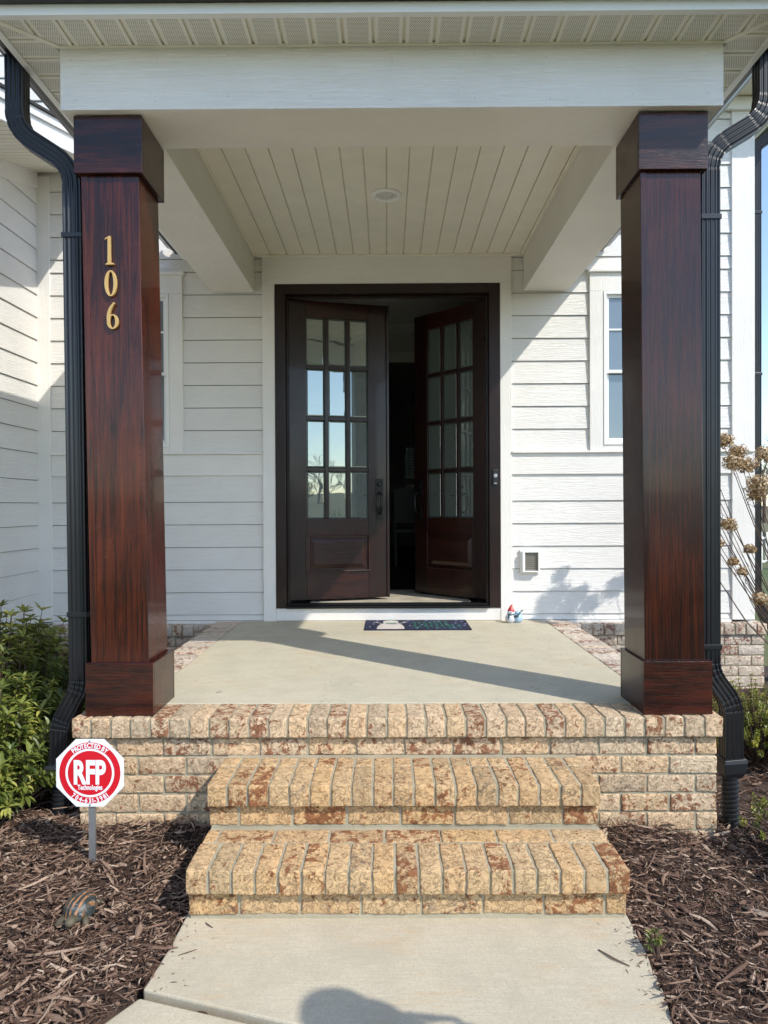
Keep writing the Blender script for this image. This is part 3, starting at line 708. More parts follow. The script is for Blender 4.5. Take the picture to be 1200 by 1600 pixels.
# door leaves
def leaf(hx, ang, side):
    """side +1: hinge on the left jamb, leaf runs towards +x ; -1 mirrored"""
    W_, H_, T_ = .802, 2.362, .045; zb = .148
    pts = thing_door = bpy.data.objects.new('door', None)
    base = Vector((hx, WY+.055, zb))
    fnl = lambda u, v, d: (side*u, d, v)
    root = bpy.data.objects.new('door', None)
    def bld(mb, name, mat, par, **k): o = mb.build(name, mat, None, **k); o.parent = par; return o
    st = .135; top = .155; botz = 1.0; br = .30
    # panes grid: glass from v = gz0 to gz1
    gz0, gz1 = .64, H_-.130; gu0, gu1 = .150, W_-.150
    m1 = MB(); bxl = lambda m, u0, u1, v0, v1, d0=0, d1=T_: m.box(min(side*u0, side*u1), max(side*u0, side*u1), d0, d1, v0, v1)
    bxl(m1, 0, gu0, 0, H_); bxl(m1, gu1, W_, 0, H_)
    body = bld(m1, 'door', 'door_z', None, bevel=.002)
    body.location = base; body.rotation_euler = (0, 0, side*R(ang)); body.parent = house; body.location = base-wloc(house)
    e_ = .0006
    for v0, v1 in ((gz1, H_-.0003), (.0003, .22), (.51, gz0)): m2 = MB(); bxl(m2, gu0+e_, gu1-e_, v0, v1); bld(m2, 'rail', 'door_x', body, bevel=.002)
    m3 = MB(); bxl(m3, gu0+e_, gu1-e_, .2206, .5094, .0147, T_-.0147)   # raised panel
    a0, a1, b0, b1 = gu0+.03, gu1-.03, .25, .48
    def ring4(d, g_): return [fnl(a0+g_, b0+g_, d), fnl(a1-g_, b0+g_, d), fnl(a1-g_, b1-g_, d), fnl(a0+g_, b1-g_, d)]
    m3.rings([ring4(.0145, -.004), ring4(.012, 0), ring4(.003, .028), ring4(.003, .034)]); m3.rings([ring4(T_-.0145, -.004), ring4(T_-.012, 0), ring4(T_-.003, .028), ring4(T_-.003, .034)])
    bld(m3, 'panel', 'door_x', body)
    m4 = MB()    # mouldings round the panel
    for (u0, u1, v0, v1) in ((gu0-.012, gu1+.012, .212, .226), (gu0-.012, gu1+.012, .504, .518), (gu0-.012, gu0+.003, .2265, .5035), (gu1-.003, gu1+.012, .2265, .5035)):
        bxl(m4, u0, u1, v0, v1, -.006, T_+.006)
    bld(m4, 'moulding', 'door_x', body, bevel=.003)
    nC, nR = 3, 4; mw = .030
    cw = (gu1-gu0-2*mw)/3; rh = (gz1-gz0-3*mw)/4
    m5 = MB()
    for c in range(1, nC): u = gu0+c*cw+(c-1)*mw; bxl(m5, u, u+mw, gz0+e_, gz1-e_, .004, T_-.004)
    for r_ in range(1, nR):
        v = gz0+r_*rh+(r_-1)*mw
        for c in range(nC): u = gu0+c*(cw+mw); bxl(m5, u+e_, u+cw-e_, v, v+mw, .0045, T_-.0045)
    bld(m5, 'glazing_bar', 'door_z', body, bevel=.004)
    for r_ in range(nR):
        for c in range(nC):
            u = gu0+c*(cw+mw); v = gz0+r_*(rh+mw); g_ = .014; m6 = MB()
            def rr(d, q): return [fnl(u+q, v+q, d), fnl(u+cw-q, v+q, d), fnl(u+cw-q, v+rh-q, d), fnl(u+q, v+rh-q, d)]
            # bevelled outer face; tiny individual tilt so that each pane mirrors a little differently
            tx = random.uniform(-.0008, .0008)
            r0, r1 = rr(.0225, -.002), rr(.017+tx, g_)
            m6.rings([r0, r1])
            m6.f = m6.f[:-2]+[(4, 5, 6, 7)]
            bld(m6, 'pane', 'pane', body)
    # handle set
    hu = W_-.060; hz = .80
    m7 = MB(); bxl(m7, hu-.030, hu+.030, hz+.02, hz+.16, -.008, -.0005); bxl(m7, hu-.025, hu+.025, hz-.17, hz-.07, -.008, -.0005)
    m7.lathe([(.017, -.022), (.019, -.018), (.019, -.008)], (side*hu, 0, hz+.115), 16, 'y')
    m7.tube([(side*hu, -.008, hz+.045), (side*hu, -.045, hz+.05), (side*hu, -.060, hz+.02), (side*hu, -.062, hz-.06), (side*hu, -.048, hz-.11), (side*hu, -.008, hz-.125)], [.009, .009, .010, .011, .010, .009], 10)
    if side < 0:
        m7.v = [(x, y, z) for x, y, z in m7.v]
    bld(m7, 'handle', 'dark_metal', body, bevel=.002)
    # inside lever
    m8 = MB(); bxl(m8, hu-.028, hu+.028, hz-.04, hz+.14, T_+.0005, T_+.008); m8.tube([(side*hu, T_, hz+.03), (side*hu, T_+.05, hz+.03), (side*(hu-.11), T_+.055, hz+.028)], .008, 8)
    bld(m8, 'handle', 'dark_metal', body)
    if side > 0:
        m9 = MB(); bxl(m9, W_+.0005, W_+.022, .0, H_, -.012, T_-.01)        # astragal on the free edge
        bld(m9, 'astragal', 'door_z', body, bevel=.003)
    return body
leaf(-.783, 15.5, 1); leaf(.781, 47.0, -1)
# the doorbell
mb = MB(); zc = 1.105
db = thing('doorbell', (.826, WY-.035, zc), 'small black video doorbell on the dark frame right of the double door', 'doorbell')
mb.box(.806, .846, WY-.052, WY-.0345, zc-.062, zc+.062); mb.build('body', 'black_plastic', db, bevel=.005)
mb = MB(); mb.lathe([(.0145, 0), (.0145, -.004), (.011, -.005)], (.826, WY-.0525, zc+.010), 20, 'y'); mb.build('button', 'steel', db, smooth=False)
mb = MB(); mb.box(.816, .836, WY-.0535, WY-.0522, zc-.052, zc-.044); mb.build('badge', 'steel', db)

# windows
def window(x0, x1, casing=True):
    z0, z1 = 1.351, 2.522
    m_ = MB(); cw = .105
    m_.box(x0-cw, x0-.0005, WY-.030, WY, 1.3065, 2.53); m_.box(x1+.0005, x1+cw, WY-.030, WY, 1.3065, 2.53); m_.box(x0-cw, x1+cw, WY-.031, WY, 2.5303, 2.672)
    m_.box(x0, x1, WY-.029, WY, 1.3065, 1.349)
    wn = m_.build('window', 'trim_v', house, bevel=.002)
    m_ = MB(); m_.box(x0-cw-.02, x1+cw+.02, WY-.055, WY, 2.6725, 2.696); c_ = m_.build('head_moulding', 'trim_h', wn, bevel=.004)
    m_ = MB(); f = .022
    def frame(m, a, b, c, d, t, y0, y1): m.box(a, a+t, y0, y1, c, d); m.box(b-t, b, y0, y1, c, d); m.box(a+t+.0003, b-t-.0003, y0, y1, d-t, d); m.box(a+t+.0003, b-t-.0003, y0, y1, c, c+t)
    frame(m_, x0, x1, z0-.001, z1+.006, .022, WY-.036, WY+.05)
    mid = 1.925
    frame(m_, x0+.0225, x1-.0225, mid-.02, z1-.017, .024, WY-.012, WY+.02); frame(m_, x0+.0225, x1-.0225, z0+.022, mid+.022, .032, WY+.021, WY+.045)
    m_.box(x0+.047, x1-.047, WY-.010, WY+.012, 2.232, 2.246); xm = (x0+x1)/2; m_.box(xm-.007, xm+.007, WY-.009, WY+.011, mid+.01, z1-.045)
    m_.build('frame', 'smooth_white', wn, bevel=.002)
    m_ = MB(); m_.add([(x0+.045, WY+.002, mid), (x1-.045, WY+.002, mid), (x1-.045, WY+.002, z1-.035), (x0+.045, WY+.002, z1-.035)], [(0, 1, 2, 3)]); m_.build('pane', 'winglass', wn)
    m_ = MB(); m_.add([(x0+.05, WY+.033, z0+.04), (x1-.05, WY+.033, z0+.04), (x1-.05, WY+.033, mid), (x0+.05, WY+.033, mid)], [(0, 1, 2, 3)]); m_.build('pane', 'winglass', wn)
window(1.663, 2.347); window(-2.277, -1.683)

# left wing
side_ = lambda u, o, z: (LX+o, u, z)
RS = .286
rake = lambda y: 3.476+RS*(y-5.5)           # underside of the wing's raking eave
mb = MB(); zl = [-.02, .046]+[.046+EXP*i for i in range(1, 7)]+[1.128+EXP*i for i in range(1, 16)]
zl = [z for z in zl if z < 3.5]
for i in range(len(zl)-1):
    zb, zt = zl[i], zl[i+1]
    yend = 1.5; ys = yend
    if zt-.1 > rake(1.5): ys = 5.5+(zt-.1-3.47)/RS
    if ys < WY-.03:
        zb += .004; zt -= .0012
        mb.add([side_(ys, 0, zb), side_(WY-.024, 0, zb), side_(WY-.024, TH, zb), side_(ys, TH, zb), side_(ys, 0, zt+.001), side_(WY-.024, 0, zt+.001), side_(WY-.024, TH*.2, zt+.001), side_(ys, TH*.2, zt+.001)], [(0,3,2,1),(4,5,6,7),(0,1,5,4),(1,2,6,5),(2,3,7,6),(3,0,4,7)])
mb.build('wing_siding', 'siding', house)
mb = MB(); mb.prism([(1.5, -.02), (WY, -.02), (WY, rake(WY)+.02), (1.5, rake(1.5)+.02)], lambda u, v, w_: (w_, u, v), LX-.12, LX-.0006); mb.build('wing_wall', 'sheath', house)
mb = MB(); mb.prism([(1.5, rake(1.5)-.13), (WY-.0245, rake(WY)-.13), (WY-.0245, rake(WY)), (1.5, rake(1.5))], lambda u, v, w_: (w_, u, v), LX-.0005, LX+.022); mb.build('rake_frieze', 'trim_h', house, bevel=.002)
XF = -2.10; mb = MB(); y = 1.45
while y < WY-.03:
    y2 = min(y+.10, WY-.0245); mb.add([(LX, y+.010, rake(y+.010)), (XF-.02, y+.010, rake(y+.010)), (XF-.02, y2-.001, rake(y2-.001)), (LX, y2-.001, rake(y2-.001)), (LX, y+.010, rake(y)+.01), (XF-.02, y+.010, rake(y)+.01), (XF-.02, y2-.001, rake(y2)+.01), (LX, y2-.001, rake(y2)+.01)], [(0,3,2,1),(4,5,6,7),(0,1,5,4),(1,2,6,5),(2,3,7,6),(3,0,4,7)]); y += .10
mb.prism([(1.45, rake(1.45)+.011), (WY-.0245, rake(WY)+.011), (WY-.0245, rake(WY)+.02), (1.45, rake(1.45)+.02)], lambda u, v, w_: (w_, u, v), LX, XF-.02)
mb.build('wing_soffit', 'vinyl', house)
mb = MB(); mb.prism([(1.42, rake(1.42)-.012), (WY-.0245, rake(WY)-.012), (WY-.0245, rake(WY)+.15), (1.42, rake(1.42)+.15)], lambda u, v, w_: (w_, u, v), XF-.0195, XF)
mb.prism([(1.42, rake(1.42)+.10), (WY-.0245, rake(WY)+.10), (WY-.0245, rake(WY)+.152), (1.42, rake(1.42)+.152)], lambda u, v, w_: (w_, u, v), XF+.0005, XF+.016)
mb.build('wing_fascia', 'smooth_white', house, bevel=.002)
mb = MB(); mb.prism([(1.38, rake(1.38)+.155), (WY-.0125, rake(WY)+.155), (WY-.0125, rake(WY)+.172), (1.38, rake(1.38)+.172)], lambda u, v, w_: (w_, u, v), -6.0, XF+.030); mb.build('wing_roof', 'shingle', house)

# right eave and return, main roof
mb = MB(); mb.box(CRN+.0245, 3.12, 5.47, 11.0, 4.002, 4.012, perf=1.0); mb.build('eave_soffit', 'soffit', house)
mb = MB(); mb.box(3.12, 3.14, 5.15, 11.0, 3.995, 4.16); mb.box(.98, 3.1198, 5.15, 5.17, 3.995, 4.16); mb.box(2.60, CRN+.03, WY-.060, WY-.0265, 3.90, 3.995); mb.build('eave_fascia', 'smooth_white', house, bevel=.002)
mb = MB(); mb.box(.98, 3.1198, 5.1702, 5.4695, 4.0025, 4.0125); mb.build('front_eave_soffit', 'vinyl', house)
mb = MB(); mb.add([(.95, 5.12, 4.165), (3.2, 5.12, 4.165), (3.2, 11, 4.165), (.95, 11, 4.165), (.95, 8.0, 5.6), (1.9, 8.0, 5.6)], [(0, 1, 5, 4), (1, 2, 5), (2, 3, 4, 5), (0, 4, 3), (0, 3, 2, 1)])
mb.add([(-6.2, 5.1, 6.205), (1.2, 5.1, 6.205), (1.2, 11, 6.205), (-6.2, 11, 6.205), (-6.2, 8.1, 7.6), (1.2, 8.1, 7.6)], [(0, 1, 5, 4), (1, 2, 5), (2, 3, 4, 5), (0, 4, 3), (0, 3, 2, 1)]); mb.build('roof', 'shingle', house)
# side and back walls
mb = MB(); mb.box(CRN-.1, CRN, WY+.101, 14.0, -.02, 4.0); mb.box(.9995, 1.1, WY+.0005, 11, 4.0, 6.2); mb.build('side_wall', 'siding', house)
mb = MB(); mb.prism([(CRN+.03-.03, 3.14), (0, 0)][:0] or [(3.12, 4.10), (3.26, 4.10), (3.27, 4.18), (3.12, 4.18)], lambda u, v, w_: (u+.021, w_, v-.08), 5.14, 11.0); mb.build('gutter', 'black_alu', house)
# foundation
FYF = 5.415
for (a, b, r0) in ((PX1+.003, CRN+.075, 1), (LX, PX0-.003, 0)):
    mb = MB(); n = int(round((b-a)/.0803)); rowlock(mb, a, b, n, FYF-.02, FYF+.085, -.100, -.019, cell=.04)
    for c in range(6):
        z1 = -.110-c*PCH; course(mb, a, b-(.012 if r0 else 0), FYF, FYF+.085, z1-PCH+G, z1, .1934 if c % 2 else .095, cell=.04)
    if r0: fd0 = mb
    else: mb.build('brick_foundation', 'brick_pale', house, smooth=True)
mb = fd0; rowlock_y(mb, FYF+.095, FYF+2.2, 26, CRN-.03, CRN+.075, -.100, -.019, cell=.06)
for c in range(6): z1 = -.110-c*PCH; course_y(mb, FYF+.095, FYF+2.2, CRN-.03, CRN+.063, z1-PCH+G, z1, .1934 if c % 2 else .095, cell=.08)
fd = mb.build('brick_foundation', 'brick_pale', house, smooth=True)
mb = MB(); mb.box(LX, CRN+.055, FYF+.006, 14, -.62, -.104); mb.box(LX, CRN+.068, FYF-.013, 14, -.104, -.024); mb.box(LX-.1, LX-.001, 1.5, FYF, -.62, -.022); mb.build('mortar', 'mortar', fd)
mb = MB(); mb.box(LX, CRN+.02, WY-.02, WY+.1, -.0235, -.0185); mb.build('flashing', 'smooth_white', house)

# interior
mb = MB(); mb.box(-2.6, 2.69, WY+.101, 14.0, .095, .118); mb.build('interior_floor', 'int_floor', house)
mb = MB(); mb.box(-2.6, 2.69, WY+.101, 14.1, 2.86, 2.90); mb.build('interior_ceiling', 'int_trim', house)
mb = MB(); mb.box(-1.35, -1.25, WY+.1015, 7.7, .12, 2.859); mb.box(1.35, 1.45, WY+.1015, 7.7, .12, 2.859)
mb.box(-2.7, -1.0, 7.701, 7.8, .12, 2.859); mb.box(1.0, 2.69, 7.701, 7.8, .12, 2.859); mb.box(-.9995, .9995, 7.701, 7.8, 2.50, 2.859)
mb.box(-2.7, -2.6, WY+.1015, 14, .12, 2.859)
mb.box(-2.6, .36, 14.0, 14.1, .1, 2.859); mb.box(.80, 2.69, 14.0, 14.1, .1, 2.859); mb.box(.3602, .7998, 14.0, 14.1, .1, 1.0); mb.box(.3602, .7998, 14.0, 14.1, 2.05, 2.859)
mb.build('interior_wall', 'int_wall', house)
mb = MB()
for z0_, z1_, o_ in ((2.76, 2.859, .02), (2.80, 2.859, .05)): mb.box(-1.249, 1.349, 7.70-o_, 7.7005-o_*0, z0_+.001*o_, z1_)
mb.box(-1.1, 1.1, 7.675, 7.70, 2.44, 2.56); mb.build('crown_moulding', 'int_trim', house, bevel=.01)
mb = MB(); mb.box(.36, .80, 14.01, 14.05, 1.33, 1.43)
for i in range(1, 8): mb.box(.36+i*.055-.012, .36+i*.055+.012, 14.02, 14.04, 1.0, 2.05)
for z_ in [1.05+i*.055 for i in range(18)]: mb.box(.36, .80, 14.041, 14.06, z_-.012, z_+.012)
mb.build('back_window_frame', 'int_trim', house)
mb = MB(); mb.box(.36, .80, 14.062, 14.066, 1.0, 2.05); mb.build('back_window_pane', 'winglass', house)
il = thing('foyer_light', (0, 6.6, 2.85), 'shallow round ceiling light inside the foyer beyond the open door', 'ceiling light')
mb = MB(); mb.lathe([(.15, -.001), (.15, -.02), (.12, -.045), (.05, -.055), (.001, -.056)], (0, 6.6, 2.8595), 28, cap=False); mb.build('shade', 'smooth_white', il, smooth=True)
mb = MB(); mb.lathe([(.155, -.0005), (.158, -.012), (.151, -.015)], (0, 6.6, 2.8595), 28, cap=False); mb.build('rim', 'dark_metal', il, smooth=True)
rug = MB(); rug.box(-.62, .66, WY+.14, 6.45, .1185, .128); tag(rug.build('entry_rug', 'rug_beige', bevel=.003), 'flat beige rug just inside the open double door', 'rug')
ch = thing('chair', (.28, 9.2, .118), 'dark high back chair silhouetted in the hallway beyond the open door', 'chair')
def bx1(x0, x1, y0, y1, z0, z1, name, par, mat='int_dark', bev=.006): m_ = MB(); m_.box(x0, x1, y0, y1, z0, z1); return m_.build(name, mat, par, bevel=bev)
bx1(.08, .50, 9.0, 9.42, .55, .60, 'seat', ch); bx1(.08, .50, 9.385, 9.42, .66, 1.12, 'backrest', ch)
for xx in (.08, .46):
    for yy in (9.0, 9.38): bx1(xx, xx+.04, yy, yy+.039, .1185, .549, 'leg', ch)
    bx1(xx+.001, xx+.039, 9.382, 9.4185, .6005, .659, 'post', ch)

# ------------------------------------------------------------------ vent on the right wall
vt = thing('wall_vent', (1.10, WY-.03, .45), 'small white hooded wall vent with a dark opening on the siding right of the door', 'vent')
vx0, vx1, vz0, vz1 = 1.030, 1.158, .375, .535; mb = MB(); yf = WY-.060
mb.box(vx0, vx0+.020, yf, WY-.004, vz0, vz1); mb.box(vx1-.007, vx1, yf, WY-.004, vz0, vz1); mb.box(vx0+.0222, vx1-.0072, yf, WY-.004, vz1-.010, vz1); mb.box(vx0+.0222, vx1-.0072, yf, WY-.004, vz0, vz0+.010)
mb.build('hood', 'smooth_white', vt, bevel=.003)
mb = MB(); mb.box(vx0-.012, vx1+.012, WY-.026, WY-.008, vz0-.012, vz1+.012); mb.build('flange', 'smooth_white', vt, bevel=.002)
mb = MB(); mb.box(vx0+.023, vx1-.008, WY-.034, WY-.0262, vz0+.011, vz1-.011)
for i in range(9): mb.box(vx0+.023, vx1-.008, WY-.040, WY-.0342, vz0+.016+i*.0145, vz0+.021+i*.0145)
mb.build('screen', plain('grey_vent_screen', (.26, .24, .20), .7), vt)

# ------------------------------------------------------------------ downspouts
def spout_profile(w_, d_, n=4, amp=.0035):
    """ribbed rectangle, local (a: across, b: depth)"""
    pts = []
    def side(p, q, rib, nn):
        px, py = p; qx, qy = q; l = math.hypot(qx-px, qy-py); nx_, ny_ = (qy-py)/l, -(qx-px)/l
        st = nn*4
        for i in range(st):
            t = i/st; k = [0, 0, 1, 1][i % 4] if rib and 0 < i < st-1 else 0
            pts.append((px+(qx-px)*t-nx_*amp*k, py+(qy-py)*t-ny_*amp*k))
    a, b = w_/2, d_/2
    side((-a, -b), (a, -b), True, n); side((a, -b), (a, b), True, n-1); side((a, b), (-a, b), True, n); side((-a, b), (-a, -b), True, n-1)
    return pts
def sweep(mb, path, prof, crimp=None, scale=None):
    """path of (x,y,z) in a plane of constant y or bending; across = in-plane normal, depth = y"""
    P = [Vector(p) for p in path]; rings = []
    for i, p in enumerate(P):
        d = (P[min(i+1, len(P)-1)]-P[max(i-1, 0)]).normalized()
        b = Vector((0, 1, 0)); a = b.cross(d).normalized(); b2 = d.cross(a).normalized()
        if a.x < 0 and abs(a.x) > .3: a = -a; b2 = -b2
        s_ = (scale[i] if scale else 1.0)*(crimp[i] if crimp else 1.0)
        if rings and a.dot(lasta) < 0: a = -a; 
        lasta = a.copy(); 
        if b2.y < 0: b2 = -b2
        rings.append([tuple(p+a*u*s_+b2*v*s_) for u, v in prof])
    mb.rings(rings)
def arcpath(pts, r, n=7):
    """round the corners of a polyline; returns (path, isbend)"""
    P = [Vector(p) for p in pts]; out = [P[0]]; fl = [0]
    for i in range(1, len(P)-1):
        a, b, c = P[i-1], P[i], P[i+1]; d1 = (a-b).normalized(); d2 = (c-b).normalized(); t = r*math.tan((math.pi-d1.angle(d2))/2)
        t = min(t, (a-b).length*.48, (c-b).length*.48)
        s0, s1 = b+d1*t, b+d2*t
        for k in range(n+1):
            q = k/n; out.append((s0*(1-q)**2+b*2*q*(1-q)+s1*q*q)); fl.append(1)
    out.append(P[-1]); fl.append(0); return out, fl
def downspout(name, pts, par, w_=.078, d_=.068, r=.16):
    path, fl = arcpath(pts, r, 14); crimp = [1.0]*len(path); k = 0
    for i, f in enumerate(fl):
        if f: crimp[i] = 1.0 if k % 4 else .965; k += 1
        else: k = 0
    mb = MB(); sweep(mb, path, spout_profile(w_, d_), crimp); return mb.build(name, 'black_alu', par)
def strap(par, x, y, z, w_=.088, d_=.076, h=.022):
    mb = MB(); mb.box(x-w_/2, x+w_/2, y-d_/2, y+d_/2, z-h/2, z+h/2); mb.build('strap', 'black_alu', par, bevel=.002)
dy = 3.095
dl = thing('downspout', (-1.36, dy, 0), 'black ribbed downspout running down the outer side of the column with the house numbers', 'downspout', 'black downspouts')
downspout('pipe', [(-1.605, dy, 2.84), (-1.605, dy, 2.52), (-1.36, dy, 2.36), (-1.345, dy, .10), (-1.43, dy, -.06), (-1.44, dy, -.30)], dl)
strap(dl, -1.359, dy, 2.06); strap(dl, -1.347, dy, .42)
mb = MB(); mb.rings([[(-1.44+sx*(.045+q), dy+sy*(.042+q), z) for sx, sy in ((-1,-1),(1,-1),(1,1),(-1,1))] for z, q in ((-.235, 0), (-.25, .004), (-.29, .0), (-.30, -.006))]); mb.build('adapter', 'black_plastic', dl)
def corr(par, x, y, z0, z1, r=.036):
    prof = []; z = z0; i = 0
    while z > z1: prof += [(r, z), (r, z-.009), (r-.006, z-.012), (r-.006, z-.017)]; z -= .020
    mb = MB(); rings = []
    mb.lathe([(rr, zz_) for rr, zz_ in prof][::-1], (x, y, 0), 24); mb.build('drain_pipe', 'black_plastic', par)
corr(dl, -1.44, dy, -.30, -.52)
dr = thing('downspout', (1.40, dy, 0), 'black ribbed downspout beside the plain dark column, ending in a corrugated pipe', 'downspout', 'black downspouts')
downspout('pipe', [(1.640, dy, 2.84), (1.640, dy, 2.56), (1.393, dy, 2.41), (1.393, dy, .16), (1.492, dy, .02), (1.492, dy, -.245)], dr)
strap(dr, 1.393, dy, 2.12); strap(dr, 1.393, dy, .27)
mb = MB(); mb.rings([[(1.492+sx*(.046+q), dy+sy*(.044+q), z+sx*.004) for sx, sy in ((-1,-1),(1,-1),(1,1),(-1,1))] for z, q in ((-.215, 0), (-.232, .004), (-.275, .0), (-.300, -.012))]); mb.build('adapter', 'black_plastic', dr, bevel=.003)
corr(dr, 1.487, dy, -.295, -.52)
d3 = thing('downspout', (2.86, 5.5, 0), 'black downspout on the far corner of the house with the sky behind it', 'downspout', 'black downspouts')
downspout('pipe', [(3.16, 5.56, 4.05), (3.16, 5.56, 3.86), (2.864, 5.56, 3.66), (2.864, 5.56, .14), (3.05, 5.56, -.12), (3.06, 5.56, -.45)], d3, .075, .07, .1)
strap(d3, 2.864, 5.56, 3.15); strap(d3, 2.864, 5.56, 1.9)

# ------------------------------------------------------------------ yard sign
def text_mesh(txt, size, sx=1.0, bold=0.0):
    cu = bpy.data.curves.new('t', 'FONT'); cu.body = txt; cu.size = size; cu.align_x = 'CENTER'; cu.offset = bold; cu.resolution_u = 4
    ob = bpy.data.objects.new('t', cu); C.objects.link(ob); bpy.context.view_layer.update()
    me = bpy.data.meshes.new_from_object(ob.evaluated_get(bpy.context.evaluated_depsgraph_get()))
    vs = [(v.co.x*sx, v.co.y) for v in me.vertices]; fs = [tuple(p.vertices) for p in me.polygons]
    bpy.data.objects.remove(ob); bpy.data.curves.remove(cu); bpy.data.meshes.remove(me)
    return vs, fs
SD = 2.667; sx_, sz_ = (137-606)*SD/1109, CZ+(792-1205-2.1)*SD/1109
sign = thing('yard_sign', (sx_, SD, -.47), 'white and red octagonal yard sign reading RFP on a thin steel post', 'sign')
Rs = .1275
octp = [(Rs/math.cos(R(22.5))*math.cos(R(22.5+45*i)), Rs/math.cos(R(22.5))*math.sin(R(22.5+45*i))) for i in range(8)]
sfn = lambda u, v, d: (sx_+u, SD-d, sz_+v)
mb = MB(); mb.prism(octp, sfn, 0, .003); mb.build('panel', 'sign_white', sign)
def disc(mb, r0, r1, d, n=72):
    if r0 <= 0: mb.add([sfn(r1*math.cos(2*math.pi*i/n), r1*math.sin(2*math.pi*i/n), d) for i in range(n)], [tuple(range(n))])
    else:
        mb.add([sfn(r*math.cos(2*math.pi*i/n), r*math.sin(2*math.pi*i/n), d) for r in (r0, r1) for i in range(n)], [(i, (i+1) % n, n+(i+1) % n, n+i) for i in range(n)])
mb = MB(); disc(mb, .0925, .1155, .0036); disc(mb, 0, .0835, .0036); mb.build('emblem', 'sign_red', sign)
mb = MB()
vs, fs = text_mesh('RFP', .118, .84, .0048)
xs2 = [v[0] for v in vs]; cxm = (min(xs2)+max(xs2))/2; hh = max(v[1] for v in vs); kx = .122/(max(xs2)-min(xs2)); ky = .088/hh
mb.add([sfn((u-cxm)*kx, v*ky-.039, .0042) for u, v in vs], fs)
vs, fs = text_mesh('Technologies', .026, .8, .0009); xs2 = [v[0] for v in vs]; k_ = .094/(max(xs2)-min(xs2)); cxm = (min(xs2)+max(xs2))/2
mb.add([sfn((u-cxm)*k_, v-.063, .0042) for u, v in vs], fs)
def arc_text(txt, rad, size, a0, a1, inner, sxx=.8):
    n = len(txt)
    wd = [.5 if c in ' 1-I' else 1.0 for c in txt]; tot = sum(wd); acc = 0
    for c, w_ in zip(txt, wd):
        t_ = (acc+w_/2)/tot; acc += w_
        if c == ' ': continue
        ang = a0+(a1-a0)*t_
        vs, fs = text_mesh(c, size, sxx, .0009)
        xs3 = [v[0] for v in vs]; cm = (min(xs3)+max(xs3))/2
        rot = ang-math.pi/2 if not inner else ang+math.pi/2
        cx_, cy_ = rad*math.cos(ang), rad*math.sin(ang); co, si = math.cos(rot), math.sin(rot)
        mb.add([sfn(cx_+(u-cm)*co-(v-size*.36)*si, cy_+(u-cm)*si+(v-size*.36)*co, .0042) for u, v in vs], fs)
arc_text('PROTECTED BY', .1042, .0245, R(130), R(50), False, .82)
arc_text('704-631-3981', .1042, .0245, R(230), R(310), True, .85)
mb.build('lettering', 'sign_white', sign)
for zz_ in (.1205, -.1215): mb = MB(); mb.lathe([(.0001, -.0055), (.003, -.005), (.004, -.003)], (sx_, SD, sz_+zz_), 10, 'y', cap=False); mb.build('rivet', 'steel', sign)
mb = MB(); mb.prism([(-.011, .004), (.013, .004), (.013, .016), (.009, .016), (.009, .008), (-.007, .008), (-.007, .016), (-.011, .016)], lambda u, v, w_: (sx_+u+.002, SD+v-.001, w_), -.56, sz_+.09); mb.build('post', 'steel', sign)

# ------------------------------------------------------------------ doormat
dm = MB(); mx0, mx1, my0, my1 = -.172, .594, 5.035, 5.462
matz = lambda y: .010+.004*max(0, (y-5.3)/.16)
nseg = 20
top = []
rings = []
for i in range(nseg+1):
    y = my0+(my1-my0)*i/nseg; zt = .0095
    rings.append([(mx0, y, .002), (mx1, y, .002), (mx1, y, zt), (mx0, y, zt)])
dm.rings(rings); mt = tag(dm.build('doormat', 'navy', bevel=.002), 'navy coir doormat with a white snowman and green script in front of the door', 'doormat')
def mfn(u, v): return (mx0+u*(mx1-mx0), my0+v*(my1-my0), .0103)
def mdisc(mb, u, v, ru, rv, dz=0, n=24):
    mb.add([(mx0+(u+ru*math.cos(2*math.pi*i/n))*(mx1-mx0), my0+(v+rv*math.sin(2*math.pi*i/n))*(my1-my0), .0103+dz) for i in range(n)], [tuple(range(n))])
mb = MB(); body = [(.115, .0), (.12, .22), (.135, .42), (.165, .58), (.19, .63), (.175, .70), (.175, .84), (.20, .93), (.25, .96), (.30, .93), (.325, .84), (.325, .70), (.305, .63), (.335, .58), (.36, .42), (.375, .22), (.375, .0)]
mb.add([(mx0+u*(mx1-mx0), my0+.012+v*(my1-my0)*.94, .0104) for u, v in body], [tuple(range(len(body)))])
def stroke(mb, pts, w_, dz=.0006): add_ribbon(mb, [(mx0+u*(mx1-mx0), my0+v*(my1-my0)) for u, v in pts], [w_]*len(pts), lambda a, b, d: (a, b, .0100+d), 0, dz)
stroke(mb, [(.33, .60), (.37, .68), (.41, .76)], .008); stroke(mb, [(.37, .68), (.385, .80)], .006); stroke(mb, [(.16, .60), (.12, .68), (.08, .76)], .008); stroke(mb, [(.12, .68), (.11, .80)], .006)
mb.build('snowman', 'mat_white', mt)
mb = MB(); mdisc(mb, .25, .965, .045, .03, .0007); 
for k in range(5): stroke(mb, [(.21+k*.02, .52), (.215+k*.02, .60), (.20+k*.02, .66)], .009, .0010)
stroke(mb, [(.19, .66), (.25, .62), (.31, .66)], .016, .0013)
